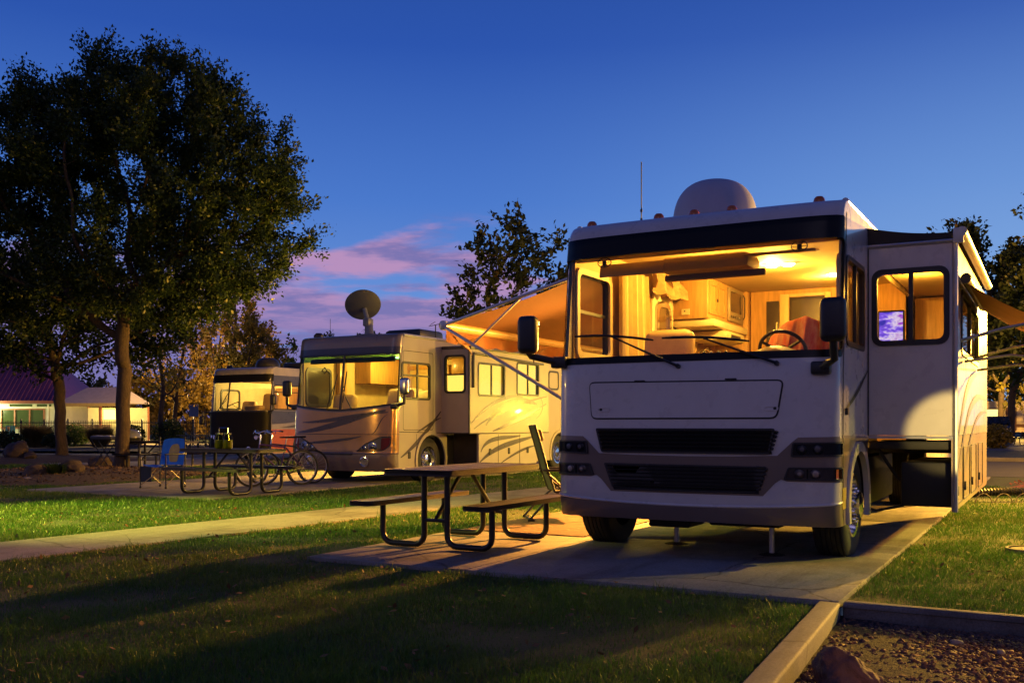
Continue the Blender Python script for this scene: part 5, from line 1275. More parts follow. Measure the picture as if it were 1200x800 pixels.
# shrubs
def shrub(name, label, x, Y, rx, rz, m, seed, n=2600, ls=.10, group=None, z0=0.):
    root = thing(name, label, 'shrub', (x, Y, 0), 0, group); g = np.random.default_rng(seed)
    q = MB()
    for i in range(9):
        a = g.random() * 6.28; r = rx * .55 * g.random() ** .5
        q.tube([(0, 0, 0), (r * .4 * math.cos(a), r * .4 * math.sin(a), rz * .7), (r * math.cos(a), r * math.sin(a), rz * 1.5)], [.03, .02, .008], 0, 5)
    q.build('stem', bark, root)
    d = g.normal(0, 1, (n, 3)); d /= np.linalg.norm(d, axis=1)[:, None]; lump = 1 + .09 * np.sin(d[:, 0] * 5 + seed) + .09 * np.sin(d[:, 2] * 6 + d[:, 1] * 4)
    r = (g.random(n) ** .33) * lump; C = d * r[:, None] * [rx, rx, rz] + [0, 0, rz + z0]; C[:, 2] = np.maximum(C[:, 2], .04)
    t = g.normal(0, 1, (n, 3)); t /= np.linalg.norm(t, axis=1)[:, None]; e = np.cross(t, g.normal(0, 1, (n, 3))); e /= np.linalg.norm(e, axis=1)[:, None]
    l = ls * (.6 + .8 * g.random(n))[:, None]
    V = np.stack([C - t * l * .5, C - e * l * .3, C + t * l * .5, C + e * l * .3], 1).reshape(-1, 3)
    npmesh('foliage', V, np.arange(n * 4).reshape(-1, 4), m, root); return root
def tussock(name, label, x, Y, r, h, m, seed, n=1400, w=.03, group=None):
    g = np.random.default_rng(seed); a = g.random(n) * 2 * PI; r0 = r * .35 * np.sqrt(g.random(n)); out = r * (.3 + .9 * g.random(n)); hh = h * (.6 + .5 * g.random(n))
    ca, sa = np.cos(a), np.sin(a); P0 = np.stack([x + r0 * ca, Y + r0 * sa, 0 * a], 1); P1 = np.stack([x + (r0 + out * .45) * ca, Y + (r0 + out * .45) * sa, hh * .75], 1); P2 = np.stack([x + (r0 + out) * ca, Y + (r0 + out) * sa, hh * (1 - .25 * g.random(n))], 1)
    sd = np.stack([-sa, ca, 0 * a], 1) * w / 2
    V = np.stack([P0 - sd, P0 + sd, P1 + sd, P1 - sd, P2], 1).reshape(-1, 3); b = np.arange(n)[:, None] * 5
    F = np.concatenate([b + [[0, 1, 2]], b + [[0, 2, 3]], b + [[3, 2, 4]]])
    o = npmesh(name, V, F, m); return tag(o, label, 'ornamental grass', group)
straw = leafmat('straw_blades', [(.3, (.10, .075, .03)), (.55, (.24, .18, .08)), (.75, (.36, .3, .16))], 1.2)
lime = leafmat('lime_leaves', [(.3, (.04, .07, .012)), (.55, (.10, .16, .02)), (.75, (.2, .26, .03))], .8)
SG = 'shrubs in front of the fence'
tussock('fountain_grass', 'wide straw-coloured fountain grass at the fence, left of the smaller tree trunk', at(43, 52), 52, 1.1, 1.3, straw, 61, 1800, group='fountain grasses by the fence')
tussock('fountain_grass', 'straw fountain grass clump at the fence, just left of the big trunk', at(117, 52), 52, .9, 1.2, straw, 63, 1600, group='fountain grasses by the fence')
shrub('round_shrub', 'lime and green shrub by the fence between the two straw grass clumps', at(88, 54), 54, .85, .62, lime, 65, group=SG)
shrub('round_shrub', 'dark clipped round shrub immediately right of the big tree trunk', at(156, 53), 53, .62, .62, green2, 67, group=SG)
shrub('round_shrub', 'large dark clipped ball shrub behind the pale forked tree trunk', at(198, 53), 53, .85, .75, green2, 69, group=SG)
shrub('round_shrub', 'low dark shrub at the left picture edge by the path', at(8, 50), 50, .9, .45, green2, 71, group=SG)
shrub('round_shrub', 'low dark shrub under the fence, between the smaller trunk and straw grass', at(66, 50), 50, .7, .4, green2, 73, group=SG)
shrub('bronze_shrub', 'low bronze-leaved shrub on the road island under the pickup', at(1163, 50), 50, 1.0, .62, olive, 75, ls=.14)
tussock('garden_plant', 'small spiky green plant among the dark rocks on the tree bed', at(66, 21.6), 21.6, .32, .42, green, 77, 160, .022)

# rocks
def rock(name, label, x, Y, sx, sy, sz, m, seed, z=0., group=None, cat='rock', sub=4):
    b = bmesh.new(); bmesh.ops.create_icosphere(b, subdivisions=sub, radius=1); rn = random.Random(seed)
    pl = [(Vector((rn.gauss(0, 1), rn.gauss(0, 1), rn.gauss(.2, 1))).normalized(), rn.uniform(.55, .9)) for _ in range(11)]
    from mathutils import noise as mn
    of = Vector((seed * 3.1, seed * 1.7, 0))
    for v in b.verts:
        for nrm, d in pl:
            k = v.co.dot(nrm) - d
            if k > 0: v.co -= nrm * k * .85
        n0 = v.co.normalized(); v.co += n0 * (.14 * mn.noise(v.co * 1.9 + of) + .07 * mn.noise(v.co * 4.7 + of) + .03 * mn.noise(v.co * 11 + of))
        v.co = Vector((v.co.x * sx, v.co.y * sy, v.co.z * sz))
    q = MB(); q.bm(b, 0); o = q.build(name, m, None, angle=60); o.location = (x, Y, z + sz * .45); o.rotation_euler = (0, 0, rn.uniform(0, 6)); return tag(o, label, cat, group)
stone = mat('dark_brown_stone', (.075, .05, .04), .85, col2=(.03, .022, .02), vs=5, bump=.8, bs=14)
redstone = mat('red_brown_stone', (.12, .058, .046), .8, col2=(.04, .024, .022), vs=4, bump=.9, bs=11)
RG = 'rocks on the tree beds'
rock('rock', 'dark angular rock at the left end of the big tree bed', at(43, 21.6), 21.6, .32, .28, .25, stone, 1, 0, RG)
rock('rock', 'taller brown rock right of the spiky plant on the tree bed', at(84, 22.2), 22.2, .32, .28, .29, stone, 2, 0, RG)
rock('rock', 'distant dark rock left of the smaller tree trunk', at(20, 31.5), 31.5, .55, .45, .42, stone, 3, .1, RG)
rock('rock', 'small dark stone next to the distant rock, by the smaller trunk', at(36, 31.0), 31.0, .28, .22, .2, stone, 4, .1, RG)
rock('rock', 'low rock left of the folding stove legs', at(118, 27.2), 27.2, .4, .3, .24, stone, 5, .05, RG)
rock('stepping_stone', 'flat pale stone lying in front of the dark rocks', at(33, 20.6), 20.6, .5, .28, .08, mat('pale_stone', (.3, .25, .21), .85), 6)
rock('boulder', 'reddish brown boulder on the gravel at the bottom edge, beside the kerb', 1.62, 4.80, .19, .18, .16, redstone, 12, -.10, sub=5)
for i, (u, v, s, lab) in enumerate(((2.35, -1.95, .05, 'fist-sized grey pebble close under the corner of the lawn kerb'), (2.6, -2.1, .045, 'flat grey pebble on the gravel, right of the largest kerb pebble'), (2.25, -3.3, .04, 'dark round pebble lying on the gravel right of the boulder'))):
    x, y = W(O1, u, v); rock('pebble', lab, x, y, s, s * .8, s * .6, mat('grey_stone', (.2, .18, .17), .8), 20 + i, -.09, 'larger pebbles on the gravel', 'pebble', 2)
# irrigation box cover in the right lawn
q = MB(); q.lathe([(0, .02), (.27, .018), (.29, .0), (.30, -.05)], 0, 32); q.lathe([(.30, .03), (.34, .03), (.35, -.05)], 0, 32); q.box((.0, 0, .022), (.1, .03, .008), 1, .003)
o = q.build('valve_cover', [kerbstone, dark]); o.location = (4.97, 9.33, .02); o.scale = (.7, .7, .7); tag(o, 'round concrete valve cover set flush in the right-hand lawn', 'valve cover')
# ------------------------------------------------------------------ picnic tables
table_m = mat('dark_coated_steel', (.028, .020, .016), .38, var=.3, vs=10, bump=.2, bs=160)
tube_m = mat('black_steel_tube', (.015, .013, .012), .35)
def picnic_table(label, loc, rz):
    t = thing('picnic_table', label, 'picnic table', loc, rz, 'picnic tables on the pitches')
    q = MB(); fn = lambda x, y, o: Vector((x, y, .74 + o))
    q.plate(rrect(-.92, -.37, .92, .37, .07), [], fn, .022, .03); q.plate(rrect(-.92, -.37, .92, .37, .07), [rrect(-.90, -.35, .90, .35, .06)], fn, .026, .055)
    for y in (-.2, 0, .2): q.plate([(-.9, y - .008), (.9, y - .008), (.9, y + .008), (-.9, y + .008)], [], fn, .025, .004)
    q.build('tabletop', table_m, t)
    for s in (-1, 1):
        q = MB(); fn = lambda x, y, o: Vector((x, y + s * .64, .43 + o))
        q.plate(rrect(-.92, -.14, .92, .14, .07), [], fn, .02, .025); q.plate(rrect(-.92, -.14, .92, .14, .07), [rrect(-.905, -.125, .905, .125, .06)], fn, .024, .045)
        q.build('bench', table_m, t)
    for x in (-.55, .55):
        for s in (-1, 1):
            r = .11; z = .032; p = [(x, s * .13, .73), (x, s * .13, z + r)]
            for i in range(1, 6): a = R(90 * i / 5); p.append((x, s * (.13 + r - r * math.cos(a)), z + r - r * math.sin(a)))
            p.append((x, s * (.62 - r), z))
            for i in range(1, 6): a = R(90 * i / 5); p.append((x, s * (.62 - r + r * math.sin(a)), z + r - r * math.cos(a)))
            p.append((x, s * .62, .42))
            q = MB(); q.tube(p, .029, 0, 12); q.build('leg', tube_m, t)
        q = MB(); q.bar((x, -.13, .27), (x, .13, .27), .05, .03, 0, .006); sx = 1 if x > 0 else -1
        q.bar((x, 0, .28), (sx * .08, 0, .715), .03, .03, 0, .005); q.bar((x, -.62, .40), (x, .62, .40), .03, .012, 0) if False else None
        q.box((x, 0, .72), (.06, .6, .02), 0); q.build('brace', tube_m, t)
    return t
T1 = picnic_table('nearest and largest picnic table, dark steel, standing on the front of the concrete pad', (-.46, 9.80, .035), math.atan2(AX[1], AX[0]))
dup(T1, (-4.83, 16.9, .035), math.atan2(BX[1], BX[0]), 'picnic table carrying a pair of glass jars, beside the bicycles and blue camp chair')
dup(T1, (at(188, 25.5), 25.5, .02), R(-14), 'dark picnic table behind the blue camp chair, next to the big trunk and kettle grill')
dup(T1, (at(232, 43.), 43., 0), RZ + R(90), 'small far picnic table left of the black-nosed motorhome, only its end loop showing')
dup(T1, (at(1192, 58.), 58., 0), R(5), 'picnic table across the road at the right edge of the picture')

# ------------------------------------------------------------------ folding camp chair
def camp_chair():
    rz = R(-20); t = thing('camp_chair', 'bright blue folding camp chair with a tan patch on its back', 'camp chair', (-6.55, 18.35, .035), rz)
    blue = mat('blue_canvas', (.008, .15, .72), .8, var=.2, vs=6, bump=.2, bs=150); navy = mat('navy_pouch', (.012, .02, .05), .85); patch = mat('tan_patch', (.36, .28, .12), .85, var=.2, vs=9)
    q = MB(); nu, nv = 10, 8; vs = []
    for j in range(nv + 1):
        for i in range(nu + 1):
            a = i / nu * 2 - 1; z = j / nv; vs.append((a * (.27 - .02 * (z ** 4)), .24 + .10 * z + .05 * (1 - a * a) - .0, .42 + .50 * z - (.03 * abs(a) ** 3 if j == nv else 0)))
    q.add(vs, [[j * (nu + 1) + i, j * (nu + 1) + i + 1, (j + 1) * (nu + 1) + i + 1, (j + 1) * (nu + 1) + i] for j in range(nv) for i in range(nu)], 0)
    bk = q.build('backrest', blue, t, weld=False)
    q = MB(); pts = rpoly([(-.09, .47), (.09, .47), (.12, .72), (.07, .82), (-.08, .80), (-.13, .68)], .05)
    q.plate(pts, [], lambda x, z, o: Vector((x, .238 + .10 * (z - .42) / .5 + .05 * (1 - (x / .27) ** 2) - o, z)), .006, 0, 0, fr(-.12, .12, .04), fr(.48, .8, .06)); q.build('back_patch', patch, bk, weld=False)
    q = MB(); vs = []
    for j in range(nv + 1):
        for i in range(nu + 1):
            a = i / nu * 2 - 1; y = j / nv; vs.append((a * .27, -.25 + .5 * y, .44 - .05 * (1 - a * a) - .03 * y))
    q.add(vs, [[j * (nu + 1) + i, j * (nu + 1) + i + 1, (j + 1) * (nu + 1) + i + 1, (j + 1) * (nu + 1) + i] for j in range(nv) for i in range(nu)], 0); q.build('seat', blue, t, weld=False)
    q = MB(); q.plate(rrect(-.25, .12, .25, .40, .02), [], lambda x, z, o: Vector((x * .52 - .18, -.27 - o, z)), 0, .02); q.build('pouch', navy, t)
    for x in (-1, 1):
        for y in (-1, 1):
            q = MB(); q.tube([(x * .29, y * .27, 0), (x * .29, y * .27, .62 if y < 0 else .95)], .012, 0, 8); q.lathe([(.02, 0), (.022, .03), (.012, .035)], 0, 10, Matrix.Translation((x * .29, y * .27, 0))); q.build('leg', black, t)
        q = MB(); q.box((x * .29, .0, .63), (.05, .58, .025), 0, .01); q.build('armrest', black, t)
    q = MB()
    for y in (-.27, .27): q.tube([(-.29, y, .05), (.29, y, .42)], .009, 0, 6); q.tube([(.29, y + .012, .05), (-.29, y + .012, .42)], .009, 0, 6)
    for x in (-.29, .29): q.tube([(x, -.27, .05), (x, .27, .42)], .009, 0, 6); q.tube([(x + .01, .27, .05), (x + .01, -.27, .42)], .009, 0, 6)
    q.build('cross_frame', mat('khaki_tube', (.35, .28, .15), .4), t)
camp_chair()

# reclining lounge chair beside the near motorhome, seen edge on
def recliner():
    t = thing('reclining_chair', 'black folding reclining chair by the near motorhome on the patterned mat', 'lounge chair', (*W(O1, -2.56, 2.6), .042), R(-84))
    sl = mat('charcoal_sling', (.03, .03, .032), .8, bump=.2, bs=200)
    q = MB(); prof = [(.44, .40), (.20, .34), (-.05, .36), (-.14, .62), (-.22, .92), (-.29, 1.16)]
    vs = [(x, y, z) for x in (-.25, .25) for y, z in prof]; q.add(vs, [[i, i + 1, 7 + i, 6 + i] for i in range(5)], 0); q.build('sling', sl, t)
    q = MB(); q.box((0, -.215, 1.04), (.36, .07, .15), 0, .03, Matrix.Rotation(R(15), 3, 'X')); q.build('headrest', mat('brown_headrest', (.10, .05, .03), .7), t)
    for x in (-.28, .28):
        q = MB(); q.tube([(x, y, z) for y, z in prof], .016, 0, 8); q.tube([(x, .40, .02), (x, .30, .2), (x, -.12, .56), (x, -.15, .60)], .014, 0, 8); q.tube([(x, -.36, .02), (x, -.2, .2), (x, .22, .52), (x, .26, .60)], .014, 0, 8)
        q.tube([(x, -.38, .015), (x, -.30, .015)], .016, 0, 8); q.tube([(x, .36, .015), (x, .44, .015)], .016, 0, 8); q.build('frame', black, t)
        q = MB(); q.box((x, .05, .62), (.055, .50, .03), 0, .012); q.build('armrest', black, t)
    q = MB(); q.tube([(-.28, -.34, .015), (.28, -.34, .015)], .014, 0, 8); q.tube([(-.28, .40, .015), (.28, .40, .015)], .014, 0, 8); q.tube([(-.28, .44, .40), (.28, .44, .40)], .014, 0, 8); q.tube([(-.28, -.29, 1.16), (.28, -.29, 1.16)], .014, 0, 8); q.build('crossbar', black, t)
recliner()
# patterned mat
def matm():
    m, nt, out = nodes_of('woven_mat'); p = nt.nodes.new('ShaderNodeBsdfPrincipled'); nt.links.new(p.outputs[0], out.inputs[0]); p.inputs['Roughness'].default_value = .9
    tc = nt.nodes.new('ShaderNodeTexCoord'); w = nt.nodes.new('ShaderNodeTexWave'); w.wave_type = 'BANDS'; w.bands_direction = 'Y'; w.inputs['Scale'].default_value = 1.9; w.inputs['Distortion'].default_value = 5; w.inputs['Detail'].default_value = 2; w.inputs['Detail Scale'].default_value = 1.6
    nt.links.new(tc.outputs['Object'], w.inputs['Vector']); r = ramp(nt, w.outputs['Fac'], [(.35, (.06, .022, .015)), (.5, (.30, .09, .03)), (.62, (.42, .34, .22)), (.8, (.10, .035, .02))]); nt.links.new(r.outputs[0], p.inputs['Base Color']); return m
q = MB(); q.plate(rrect(-.75, -1.3, .75, 1.3, .03), [], flat(.0), .008, .007); o = q.build('outdoor_mat', matm()); o.location = (*W(O1, -2.2, 2.35), .037); o.rotation_euler = (0, 0, RZ); tag(o, 'brown and cream patterned outdoor mat on the pad beside the near motorhome', 'mat')

# ------------------------------------------------------------------ bicycles
def bicycle(label, loc, rz, fc):
    t = thing('bicycle', label, 'bicycle', loc, rz, 'bicycles by the middle motorhome')
    for x in (-.52, .52):
        h = holder('wheel', t, (x, 0, .34)); q = MB()
        q.tube([(.325 * math.cos(2 * PI * i / 40), 0, .325 * math.sin(2 * PI * i / 40)) for i in range(40)], .022, 0, 8, closed=True); q.build('tyre', rubber, h)
        q = MB(); q.tube([(.298 * math.cos(2 * PI * i / 40), 0, .298 * math.sin(2 * PI * i / 40)) for i in range(40)], .010, 0, 6, closed=True)
        for i in range(20):
            a = 2 * PI * i / 20; q.tube([(.02 * math.cos(a + .5), .03 * (-1) ** i, .02 * math.sin(a + .5)), (.295 * math.cos(a), 0, .295 * math.sin(a))], .0022, 0, 4)
        q.tube([(0, -.045, 0), (0, .045, 0)], .02, 0, 10); q.build('rim', alu, h)
    bb = (-.06, 0, .30); st = (-.17, 0, .80); hd = (.36, 0, .80); hl = (.40, 0, .66)
    q = MB(); q.tube([bb, st], .016, 0, 8); q.tube([st[:2] + (.74,), hd], .016, 0, 8); q.tube([bb, hl], .021, 0, 8); q.tube([hd, hl], .019, 0, 8)
    for y in (-.04, .04): q.tube([(bb[0], y * .5, bb[2]), (-.52, y, .34)], .009, 0, 6); q.tube([(st[0], y * .4, .74), (-.52, y, .34)], .008, 0, 6); q.tube([hl, (.43, y, .60), (.52, y, .34)], .010, 0, 6)
    q.build('frame', fc, t)
    q = MB(); q.tube([st, (-.20, 0, .94)], .012, 1, 8)
    q.add([(-.34, -.075, .955), (-.34, .075, .955), (-.18, .05, .95), (-.05, .015, .945), (-.05, -.015, .945), (-.18, -.05, .95), (-.34, -.06, .915), (-.34, .06, .915), (-.05, 0, .92)], [[0, 5, 2, 1], [5, 4, 3, 2], [0, 1, 7, 6], [6, 7, 8], [1, 2, 3, 8, 7], [0, 6, 8, 4, 5], [3, 4, 8]], 0); q.build('saddle', [black, alu], t)
    q = MB(); q.tube([hd, (.34, 0, .98), (.40, 0, 1.02)], .014, 0, 8); q.tube([(.28, -.31, 1.05), (.36, -.22, 1.06), (.41, -.06, 1.02), (.41, .06, 1.02), (.36, .22, 1.06), (.28, .31, 1.05)], .011, 0, 8)
    for y in (-.27, .27): q.tube([(.30, y * 1.0, 1.052), (.24, y * 1.18, 1.045)], .017, 1, 8); q.tube([(.36, y * .85, 1.05), (.38, y * .95, 1.0)], .006, 0, 5)
    q.build('handlebar', [chrome, black], t)
    q = MB(); M = Matrix.Translation((bb[0], -.05, bb[2])) @ Matrix.Rotation(R(90), 4, 'X'); q.lathe([(.09, 0), (.095, .004), (.07, .006), (.07, -.002), (.09, -.002)], 0, 24, M)
    q.bar((bb[0], -.075, .30), (bb[0] + .12, -.085, .18), .02, .012, 0); q.bar((bb[0], .075, .30), (bb[0] - .12, .085, .42), .02, .012, 0); q.box((bb[0] + .12, -.12, .18), (.09, .08, .02), 0, .005); q.box((bb[0] - .12, .12, .42), (.09, .08, .02), 0, .005)
    q.tube([(bb[0], -.052, bb[2] + .09), (-.52, -.05, .38)], .005, 0, 5); q.tube([(bb[0], -.052, bb[2] - .09), (-.52, -.05, .30)], .005, 0, 5); q.tube([(-.2, .05, .28), (-.30, .16, .02)], .009, 0, 6); q.build('crankset', black, t)
purple = mat('purple_frame', (.05, .012, .09), .3, coat=.5); darkf = mat('dark_frame', (.03, .03, .04), .3, coat=.5)
bicycle('purple-framed bicycle on its stand beside the jar-topped table', (at(325, 18.9), 18.9, .035), R(180 + 38), purple)
bicycle('dark bicycle standing close behind the purple one, nearer the copper coach', (at(338, 19.4), 19.4, .035), R(180 + 36), darkf)

# jars on the table, grill, stove
t = thing('drink_jar_carrier', 'pair of yellow-green glass jars in a wire carrier on the left picnic table', 'jar carrier', (at(262, 16.75), 16.75, .802), RZ)
gl = glass('green_glass', (.72, .78, .35)); fill = mat('lemon_drink', (.45, .42, .06), .3)
for x in (-.10, .10):
    q = MB(); q.lathe([(.0, .004), (.075, .004), (.085, .03), (.085, .20), (.06, .235), (.055, .25)], 0, 20, Matrix.Translation((x, 0, 0))); o = q.build('jar', gl, t)
    q = MB(); q.lathe([(0, .01), (.07, .01), (.078, .03), (.078, .15), (0, .15)], 0, 18, Matrix.Translation((x, 0, 0))); q.build('filling', fill, o)
    q = MB(); q.lathe([(.062, .245), (.064, .27), (0, .272)], 0, 18, Matrix.Translation((x, 0, 0))); q.build('lid', chrome, o)
q = MB(); q.tube([(-.2, 0, .12), (-.2, 0, .0), (.2, 0, .0), (.2, 0, .12)], .006, 0, 6); q.tube([(-.13, 0, .12), (-.10, 0, .36), (.10, 0, .36), (.13, 0, .12)], .006, 0, 6); q.build('handle', chrome, t)
t = thing('kettle_grill', 'domed kettle grill on legs peeking out right of the big tree trunk', 'grill', (at(153, 26.6), 26.6, .06), 0)
q = MB(); q.lathe([(0, .62), (.14, .64), (.24, .70), (.285, .79), (.29, .80)], 0, 28); q.build('bowl', black, t)
q = MB(); q.lathe([(.295, .80), (.285, .88), (.22, .97), (.12, 1.02), (0, 1.035)], 0, 28); q.tube([(-.06, 0, 1.03), (-.05, 0, 1.09), (.05, 0, 1.09), (.06, 0, 1.03)], .012, 1, 6); q.build('lid', [mat('grey_enamel', (.12, .13, .16), .18, coat=.6), black], t)
for a in (30, 150, 270): q = MB(); q.tube([(.2 * math.cos(R(a)), .2 * math.sin(R(a)), .68), (.3 * math.cos(R(a)), .3 * math.sin(R(a)), 0)], .014, 0, 6); q.build('leg', alu, t)
t = thing('camp_stove', 'folding camp stove on crossed legs left of the big tree trunk', 'camp stove', (at(122, 26.), 26., .03), R(-10))
q = MB(); q.box((0, 0, .82), (.62, .34, .10), 0, .015); q.box((0, .0, .875), (.56, .3, .014), 1, .004)
for x in (-.14, .14): q.lathe([(0, .0), (.08, 0), (.08, .014), (.05, .02), (0, .02)], 1, 14, Matrix.Translation((x, 0, .88)))
for i in range(7): q.bar((-.27 + .09 * i, -.14, .905), (-.27 + .09 * i, .14, .905), .01, .01, 0)
q.build('burner_box', [black, alu], t)
for y in (-.14, .14):
    for s in (-1, 1): q = MB(); q.tube([(s * .27, y + s * .008, .77), (-s * .27, y + s * .008, .01)], .013, 0, 6); q.build('leg', black, t)

# ornaments hanging from the awning edge
for i, v in enumerate((2.15, 4.0, 5.25)):
    x, y = W(O1, -3.60, v); z0 = 2.22
    t = thing('hanging_ornament', ('hummingbird ornament hanging nearest the free corner of the rust awning', 'middle hummingbird ornament hanging under the awning edge', 'hummingbird ornament under the awning edge, closest to the left mirror of the near motorhome')[i], 'ornament', (x, y, z0), RZ + .5 * i, 'hummingbird ornaments under the awning')
    q = MB(); q.tube([(0, 0, .12), (0, 0, 0)], .002, 0, 4); q.build('string', black, t)
    q = MB(); q.tube([(0, -.20, .02), (0, -.10, -.0), (0, -.06, -.005), (0, 0, -.02), (0, .08, -.05), (0, .16, -.12)], [.002, .006, .022, .030, .018, .006], 0, 8); q.build('body', mat('ornament_red', (.25, .06, .03), .35, coat=.5, col2=(.06, .08, .05), vs=14), t)
    for s in (-1, 1):
        q = MB(); q.add([(s * .02, -.03, -.01), (s * .10, -.07, .05), (s * .20, .02, .09), (s * .12, .05, .03), (s * .02, .05, -.015), (s * .1, -.0, .02)], [[0, 1, 5], [1, 2, 5], [2, 3, 5], [3, 4, 5], [4, 0, 5]], 0); q.build('wing', mat('ornament_wing', (.22, .12, .06), .4), t)

# ribbed sewer hose on its support, right lawn
hp = []; N_ = 260
for i in range(N_): u = i / (N_ - 1); hp.append(Vector((7.15 + 3.2 * u, 15.3 + .25 * math.sin(u * 5), .14 + .015 * math.sin(u * 9))))
q = MB(); q.tube(hp, [.055 + .016 * math.sin(i * 1.25) for i in range(N_)], 0, 10); q.build  # ribs
o = q.build('sewer_hose', mat('black_hose', (.02, .02, .018), .5)); tag(o, 'black ribbed sewer hose stretched across the right-hand lawn', 'hose')
t = thing('hose_support', 'folding hoop support carrying the ribbed hose over the grass', 'hose support', (7.1, 15.05, 0), 0)
for i in range(11):
    x = .1 + i * .31; q = MB(); q.tube([(x + .13 * math.cos(R(180 * k / 8)), -.12 + .0 * k, .005 + .16 * math.sin(R(180 * k / 8))) for k in range(9)], .008, 0, 6); q.build('hoop', mat('pale_hoop', (.16, .14, .10), .5), t)

# ------------------------------------------------------------------ fence, houses, far things
def fence(x0, y0, x1, y1):
    t = thing('iron_fence', 'black iron picket fence behind the shrubs, in front of the purple-roofed house', 'fence'); n = 13; iron = mat('black_iron', (.012, .012, .012), .5)
    q = MB()
    for z in (.15, 1.32): q.bar((x0, y0, z), (x1, y1, z), .04, .05, 0)
    d = math.hypot(x1 - x0, y1 - y0); k = int(d / .125)
    for i in range(k): a = i / k; q.bar((x0 + (x1 - x0) * a, y0 + (y1 - y0) * a, .06), (x0 + (x1 - x0) * a, y0 + (y1 - y0) * a, 1.46), .022, .022, 0)
    q.build('picket_panel', iron, t)
    for i in range(n): a = i / (n - 1); q = MB(); q.box((x0 + (x1 - x0) * a, y0 + (y1 - y0) * a, .78), (.09, .09, 1.56), 0, .012); q.build('post', iron, t)
fence(-36, 63, -15.5, 57)
wallm = mat('cream_siding', (.56, .55, .42), .7, var=.08, vs=3); trimm = mat('white_trim', (.7, .68, .6), .5); redtrim = mat('rust_fascia', (.32, .09, .045), .5)
roofm = mat('purple_metal_roof', (.12, .035, .12), .4, var=.15, vs=1, metal=.1)
def house():
    t = thing('house', 'cream house with a purple standing-seam metal roof at the left edge', 'house', (-35.9, 73., 0), R(2))
    W_, D_, hw = 11., 8., 2.55                                      # spans x -11..+7 ; eave towards the camera
    x0, x1 = -12., 1.9; q = MB(); win = [rrect(1.05 - 2.6, 1.05, 1.05 + .0, 2.25, .02)]
    q.plate([(x0, 0), (x1, 0), (x1, 3.0), (x0, 3.0)], [rrect(-2.2, .95, .95, 2.35, .02), rrect(-1.6, 2.55, .1, 2.9, .02), rrect(.4, 2.55, 1.5, 2.9, .02)], facing(0), 0, .12, 0)
    q.box2((x0, .12, 0), (x0 + .12, D_, 3), 0); q.box2((x1 - .12, .12, 0), (x1, D_, 3), 0); q.box2((x0, D_, 0), (x1, D_ + .12, 3), 0)
    for x in (1.25, 1.75): q.box2((x - .06, -.03, 0), (x + .06, -.005, 3.0), 1)
    q.box2((x0, -.035, 2.42), (x1, -.006, 2.5), 1); q.build('wall', [wallm, trimm], t)
    f = MB(); f.plate(rrect(-2.25, .9, 1.0, 2.4, .02), [rrect(-2.15, 1.0, .9, 2.3, .02)], facing(0), .04, .08)
    for x in (-1.2, -.1): f.box2((x - .05, -.035, 1.0), (x + .05, .03, 2.3), 0)
    w = f.build('window', mat('rust_frame', (.3, .11, .05), .5), t); g = MB(); g.plate(rrect(-2.2, .95, .95, 2.35, .02), [], facing(.06), 0, 0); g.build('pane', mat('dim_window', (.03, .045, .012), .15, coat=.5, emit=(.25, .35, .06), es=.12), w, weld=False)
    for a, b in ((-1.6, .1), (.4, 1.5)): g = MB(); g.plate(rrect(a, 2.55, b, 2.9, .02), [], facing(.06), 0, 0); g.build('transom_pane', mat('dim_window', ()), t, weld=False)
    # hipped roof with standing seams
    q = MB(); e0, e1, ey, ry, rz = x0 - .6, x1 + .6, -.9, D_ / 2, 7.3; rx1 = -1.2; rx0 = x0 + 4.5
    A = Vector((e0, ey, 2.95)); B = Vector((e1, ey, 2.95)); Cc = Vector((rx1, ry, rz)); D = Vector((rx0, ry, rz)); E_ = Vector((e1, D_ + .9, 2.95)); F_ = Vector((e0, D_ + .9, 2.95))
    q.add([A, B, Cc, D, E_, F_], [[0, 1, 2, 3], [1, 4, 2], [4, 5, 3, 2], [5, 0, 3]], 0)
    n = 46
    for i in range(1, n):
        x = e0 + (e1 - e0) * i / n; 
        tt = 1.0
        if x > rx1: tt = (e1 - x) / (e1 - rx1)
        if x < rx0: tt = (x - e0) / (rx0 - e0)
        p = Vector((x, ey, 2.95)); u = Vector((x, ey + (ry - ey) * tt, 2.95 + (rz - 2.95) * tt)); q.bar(p + Vector((0, 0, .03)), u + Vector((0, 0, .03)), .05, .07, 0)
    q.build('roof', roofm, t)
    q = MB(); q.box2((e0, ey - .04, 2.76), (e1, ey - .005, 2.96), 0); q.box2((e1 + .005, ey, 2.76), (e1 + .04, D_ + .9, 2.96), 0); q.box2((e0, ey, 2.72), (e1, D_ + .9, 2.755), 1); q.build('fascia', [redtrim, wallm], t)
    q = MB(); q.lathe([(0, 0), (.14, .02), (.16, .12), (0, .14)], 0, 14, Matrix.Translation((-3.6, -.16, 2.3))); q.build('porch_lamp', glow('porch_lamp_glow', (1., .85, .5), 30.), t)
house()
